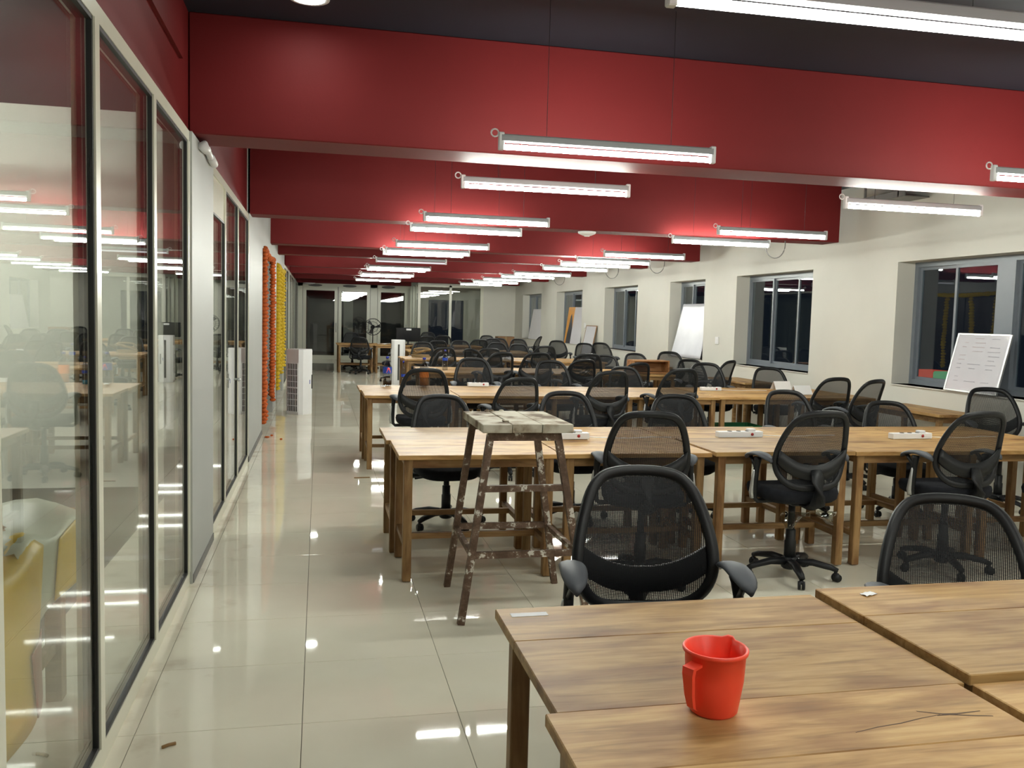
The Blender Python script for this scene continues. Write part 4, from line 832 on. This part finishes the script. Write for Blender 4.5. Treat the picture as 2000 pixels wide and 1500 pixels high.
# ------------------------------------------------------------------ clutter in the dim room behind the glass
r = thing('workbench', 'rough wooden bench behind the near glass pane', 'bench', (-1.62, 2.4, 0))
for k in range(3): bx((-0.7, 0, 0), (0.7, 0.21, 0.03), 0.003).build('plank', 'wood', r, (0.22 + 0.215 * k, 0.75, 0.74)).rotation_euler = (0, 0, math.pi / 2)
for x, y in ((0.03, 0.08), (0.56, 0.08), (0.03, 1.34), (0.56, 1.34)): bx((x, y, 0), (x + 0.06, y + 0.07, 0.74)).build('leg', 'leg', r)
bx((0.05, 0.15, 0.2), (0.08, 1.34, 0.25)).build('stretcher', 'leg', r); bx((0.57, 0.15, 0.2), (0.60, 1.34, 0.25)).build('stretcher', 'leg', r)
# plastic sack draped over the bench corner
sk = []
def drape(name, mat, uv0, uv1, v0, v1, off=0.0):
    vs = []; fs = []; a, b = 14, 14
    for i in range(a + 1):
        for j in range(b + 1):
            u = uv0 + (uv1 - uv0) * i / a; v = v0 + (v1 - v0) * j / b
            y = 2.75 + 1.05 * u; hang = max(0, v - 0.45)
            x = -1.45 + 0.5 * min(v, 0.45) / 0.45 + 0.035 + 0.03 * math.sin(u * 9) * hang * 2 + off
            z = 0.785 - hang * (0.85 - 0.55 * u) + 0.025 * math.sin(u * 13 + v * 7) * (1 if v < 0.45 else 0.4) + 0.02 * math.sin(v * 17 + u * 3) * (v < 0.45)
            vs.append((x, y, max(z, 0.12)))
    for i in range(a):
        for j in range(b): q = i * (b + 1) + j; fs.append((q, q + 1, q + b + 2, q + b + 1))
    return MB().add(vs, fs, True), mat, name
r = thing('plastic_sack', 'yellow and pale plastic sack draped over the bench behind glass', 'sack', (0, 0, 0))
for g, m_, nm in (drape('pale_sheet', 'palebag', 0.25, 1.0, 0.0, 1.0), drape('yellow_sheet', 'yellowbag', 0.0, 0.42, 0.1, 1.12, 0.012), drape('yellow_band', 'yellowbag', 0.62, 0.86, 0.5, 0.98, 0.008), drape('brown_print', 'redprint', 0.18, 0.36, 0.85, 1.1, 0.022)):
    o = g.build(nm, m_, r); md = o.modifiers.new('t', 'SOLIDIFY'); md.thickness = 0.003
r = thing('wrapped_panels', 'tall stack of brown boards tied with tan cloth behind the glass', 'boards', (-2.3, 4.15, 0))
for k in range(4): bx((k * 0.055, 0.0, 0), (k * 0.055 + 0.045, 1.15, 1.17 + 0.03 * (k % 2)), 0.004).build('board', 'cardboard', r)
kn = MB(); kn.tube([(-0.02, 1.17, 1.12), (-0.02, 0.6, 1.21), (-0.02, -0.02, 1.14)], 0.035, 8); kn.blob((0.24, 1.1, 1.18), 0.07, 0.08, 0.07, 10, 6); kn.tube([(0.24, 1.1, 1.18), (0.27, 1.22, 0.95), (0.27, 1.2, 0.7)], [0.05, 0.045, 0.02], 8); kn.tube([(0.24, -0.02, 1.19), (0.24, 0.6, 1.22), (0.24, 1.1, 1.19)], 0.03, 8); kn.build('cloth_tie', 'tan', r)
nv = MB(); nv.add([], []); vs = []; fs = []; a, b = 12, 10
for i in range(a + 1):
    for j in range(b):
        t = 2 * math.pi * j / b; u = i / a; rr = [0.30, 0.32, 0.33, 0.33, 0.32, 0.31, 0.30, 0.28, 0.26, 0.23, 0.19, 0.13, 0.03][i] * (1 + 0.06 * math.sin(3 * t + 5 * u))
        vs.append((0.11 + rr * 0.42 * math.cos(t), 0.62 + rr * 1.35 * math.sin(t), 0.04 + u * 0.42))
for i in range(a):
    for j in range(b): j2 = (j + 1) % b; fs.append((i * b + j, i * b + j2, (i + 1) * b + j2, (i + 1) * b + j))
fs.append(tuple(range(b - 1, -1, -1)))
o = nv.add(vs, fs, True).build('cloth_bag', 'navy', None, (-2.3, 4.15, 1.18)); tag(o, 'navy cloth bundle lying on top of the tied boards behind the glass', 'bundle')
r = thing('slotted_rack', 'black slotted-angle rack frame under the bench behind glass', 'rack', (-1.12, 2.9, 0))
for y in (0.0, 0.42):
    po = bx((0, y, 0), (0.004, y + 0.05, 0.68)).build('slotted_post', 'steel', r)
    for k in range(14): MB().lathe([(0.0, 0.0), (0.010, 0.0)], 10).build('hole', 'palebag', po, (0.005, y + 0.025, 0.05 + k * 0.045)).rotation_euler = (0, math.pi / 2, 0)
bx((0, 0, 0.1), (0.004, 0.47, 0.15)).build('cross_bar', 'steel', r)
vs = []; fs = []
tb = MB(); tb.blob((0, 0, 0.10), 0.11, 0.13, 0.11, 12, 7); tb.blob((0.0, 0.03, 0.22), 0.05, 0.06, 0.06, 8, 5)
o = tb.build('carrier_bag', 'teal', None, (-1.22, 2.72, 0.80)); tag(o, 'teal plastic carrier bag on the bench behind the glass', 'bag')
# glowing stalls outside the nearest window
o = bx((XR + WT, 4.0, -0.05), (14.0, 16.0, 0.2)).build('ground_terrace', 'lobby'); tag(o, 'dark ground outside the windows', 'ground', kind='structure')
for i, (y, m_) in enumerate(((10.50, 'stallred'), (10.05, 'stallgreen'))):
    r = thing('market_stall', ('red glowing stall seen low through the nearest window', 'green glowing stall seen low through the nearest window')[i], 'stall', (8.2, y, 0.2), 0, 'lit stalls outside')
    bx((0, 0, 0), (0.3, 0.38, 0.70)).build('counter', 'posterdark', r); bx((-0.05, 0.0, 0.70), (0.3, 0.38, 0.82), 0.02).build('lit_awning', m_, r)

# torn plastic wrap under one seat, litter on the floor
ch = [o for o in bpy.data.objects if o.get('category') == 'chair' and o['label'].startswith('black mesh office chair by the second desk row, near side, second')][0]
vs = []; fs = []; a, b = 10, 6
for i in range(a + 1):
    for j in range(b + 1):
        u = i / a; v = j / b; vs.append((-0.20 + 0.36 * u, -0.20 + 0.03 * math.sin(u * 11 + v * 4) - 0.03 * v, 0.49 - (0.03 + 0.09 * v * (0.6 + 0.4 * math.sin(u * 7 + 1)))))
for i in range(a):
    for j in range(b): q = i * (b + 1) + j; fs.append((q, q + 1, q + b + 2, q + b + 1))
o = MB().add(vs, fs, True).build('torn_wrap', 'wrap', ch); md = o.modifiers.new('t', 'SOLIDIFY'); md.thickness = 0.001; o['label'] = 'torn clear plastic wrap hanging under the seat'
for i, (x, y, rz, L) in enumerate(((0.42, 8.55, 4, 0.15), (-0.52, 3.28, 30, 0.05))):
    o = MB().tube([(-L / 2, 0, 0.006), (0, 0.004, 0.006), (L / 2, 0, 0.006)], 0.006, 6).build('wood_splinter', 'leg', None, (x, y, 0)); o.rotation_euler = (0, 0, math.radians(rz)); tag(o, ('thin wood offcut on the floor beside the third desk row', 'short dark splinter on the floor near the glass wall')[i], 'splinter')

# dark split and knot in the nearest desk top
nd = [o for o in bpy.data.objects if o.get('label', '') == 'wooden desk in the front row, near side, first from the aisle'][0]
def split(pts, w, mat='ink2'):
    vs = []; fs = []
    for i, (x, y) in enumerate(pts):
        k = w * (0.25 + math.sin(math.pi * (i + 0.5) / len(pts))); vs += [(x, y - k, DH), (x, y + k, DH), (x, y - k, DH + 0.0004), (x, y + k, DH + 0.0004)]
    for i in range(len(pts) - 1):
        a = i * 4; b = a + 4; fs += [(a + 2, b + 2, b + 3, a + 3), (a, a + 1, b + 1, b), (a, b, b + 2, a + 2), (a + 1, a + 3, b + 3, b + 1)]
    MB().add(vs, fs).build('wood_split', mat, nd)
split([(0.60, 0.478), (0.66, 0.492), (0.72, 0.500), (0.78, 0.514), (0.83, 0.522)], 0.0012)
split([(0.79, 0.545), (0.815, 0.533), (0.84, 0.523), (0.87, 0.520), (0.93, 0.524)], 0.0022)
split([(0.82, 0.519), (0.85, 0.519), (0.90, 0.506), (0.94, 0.498)], 0.0020)
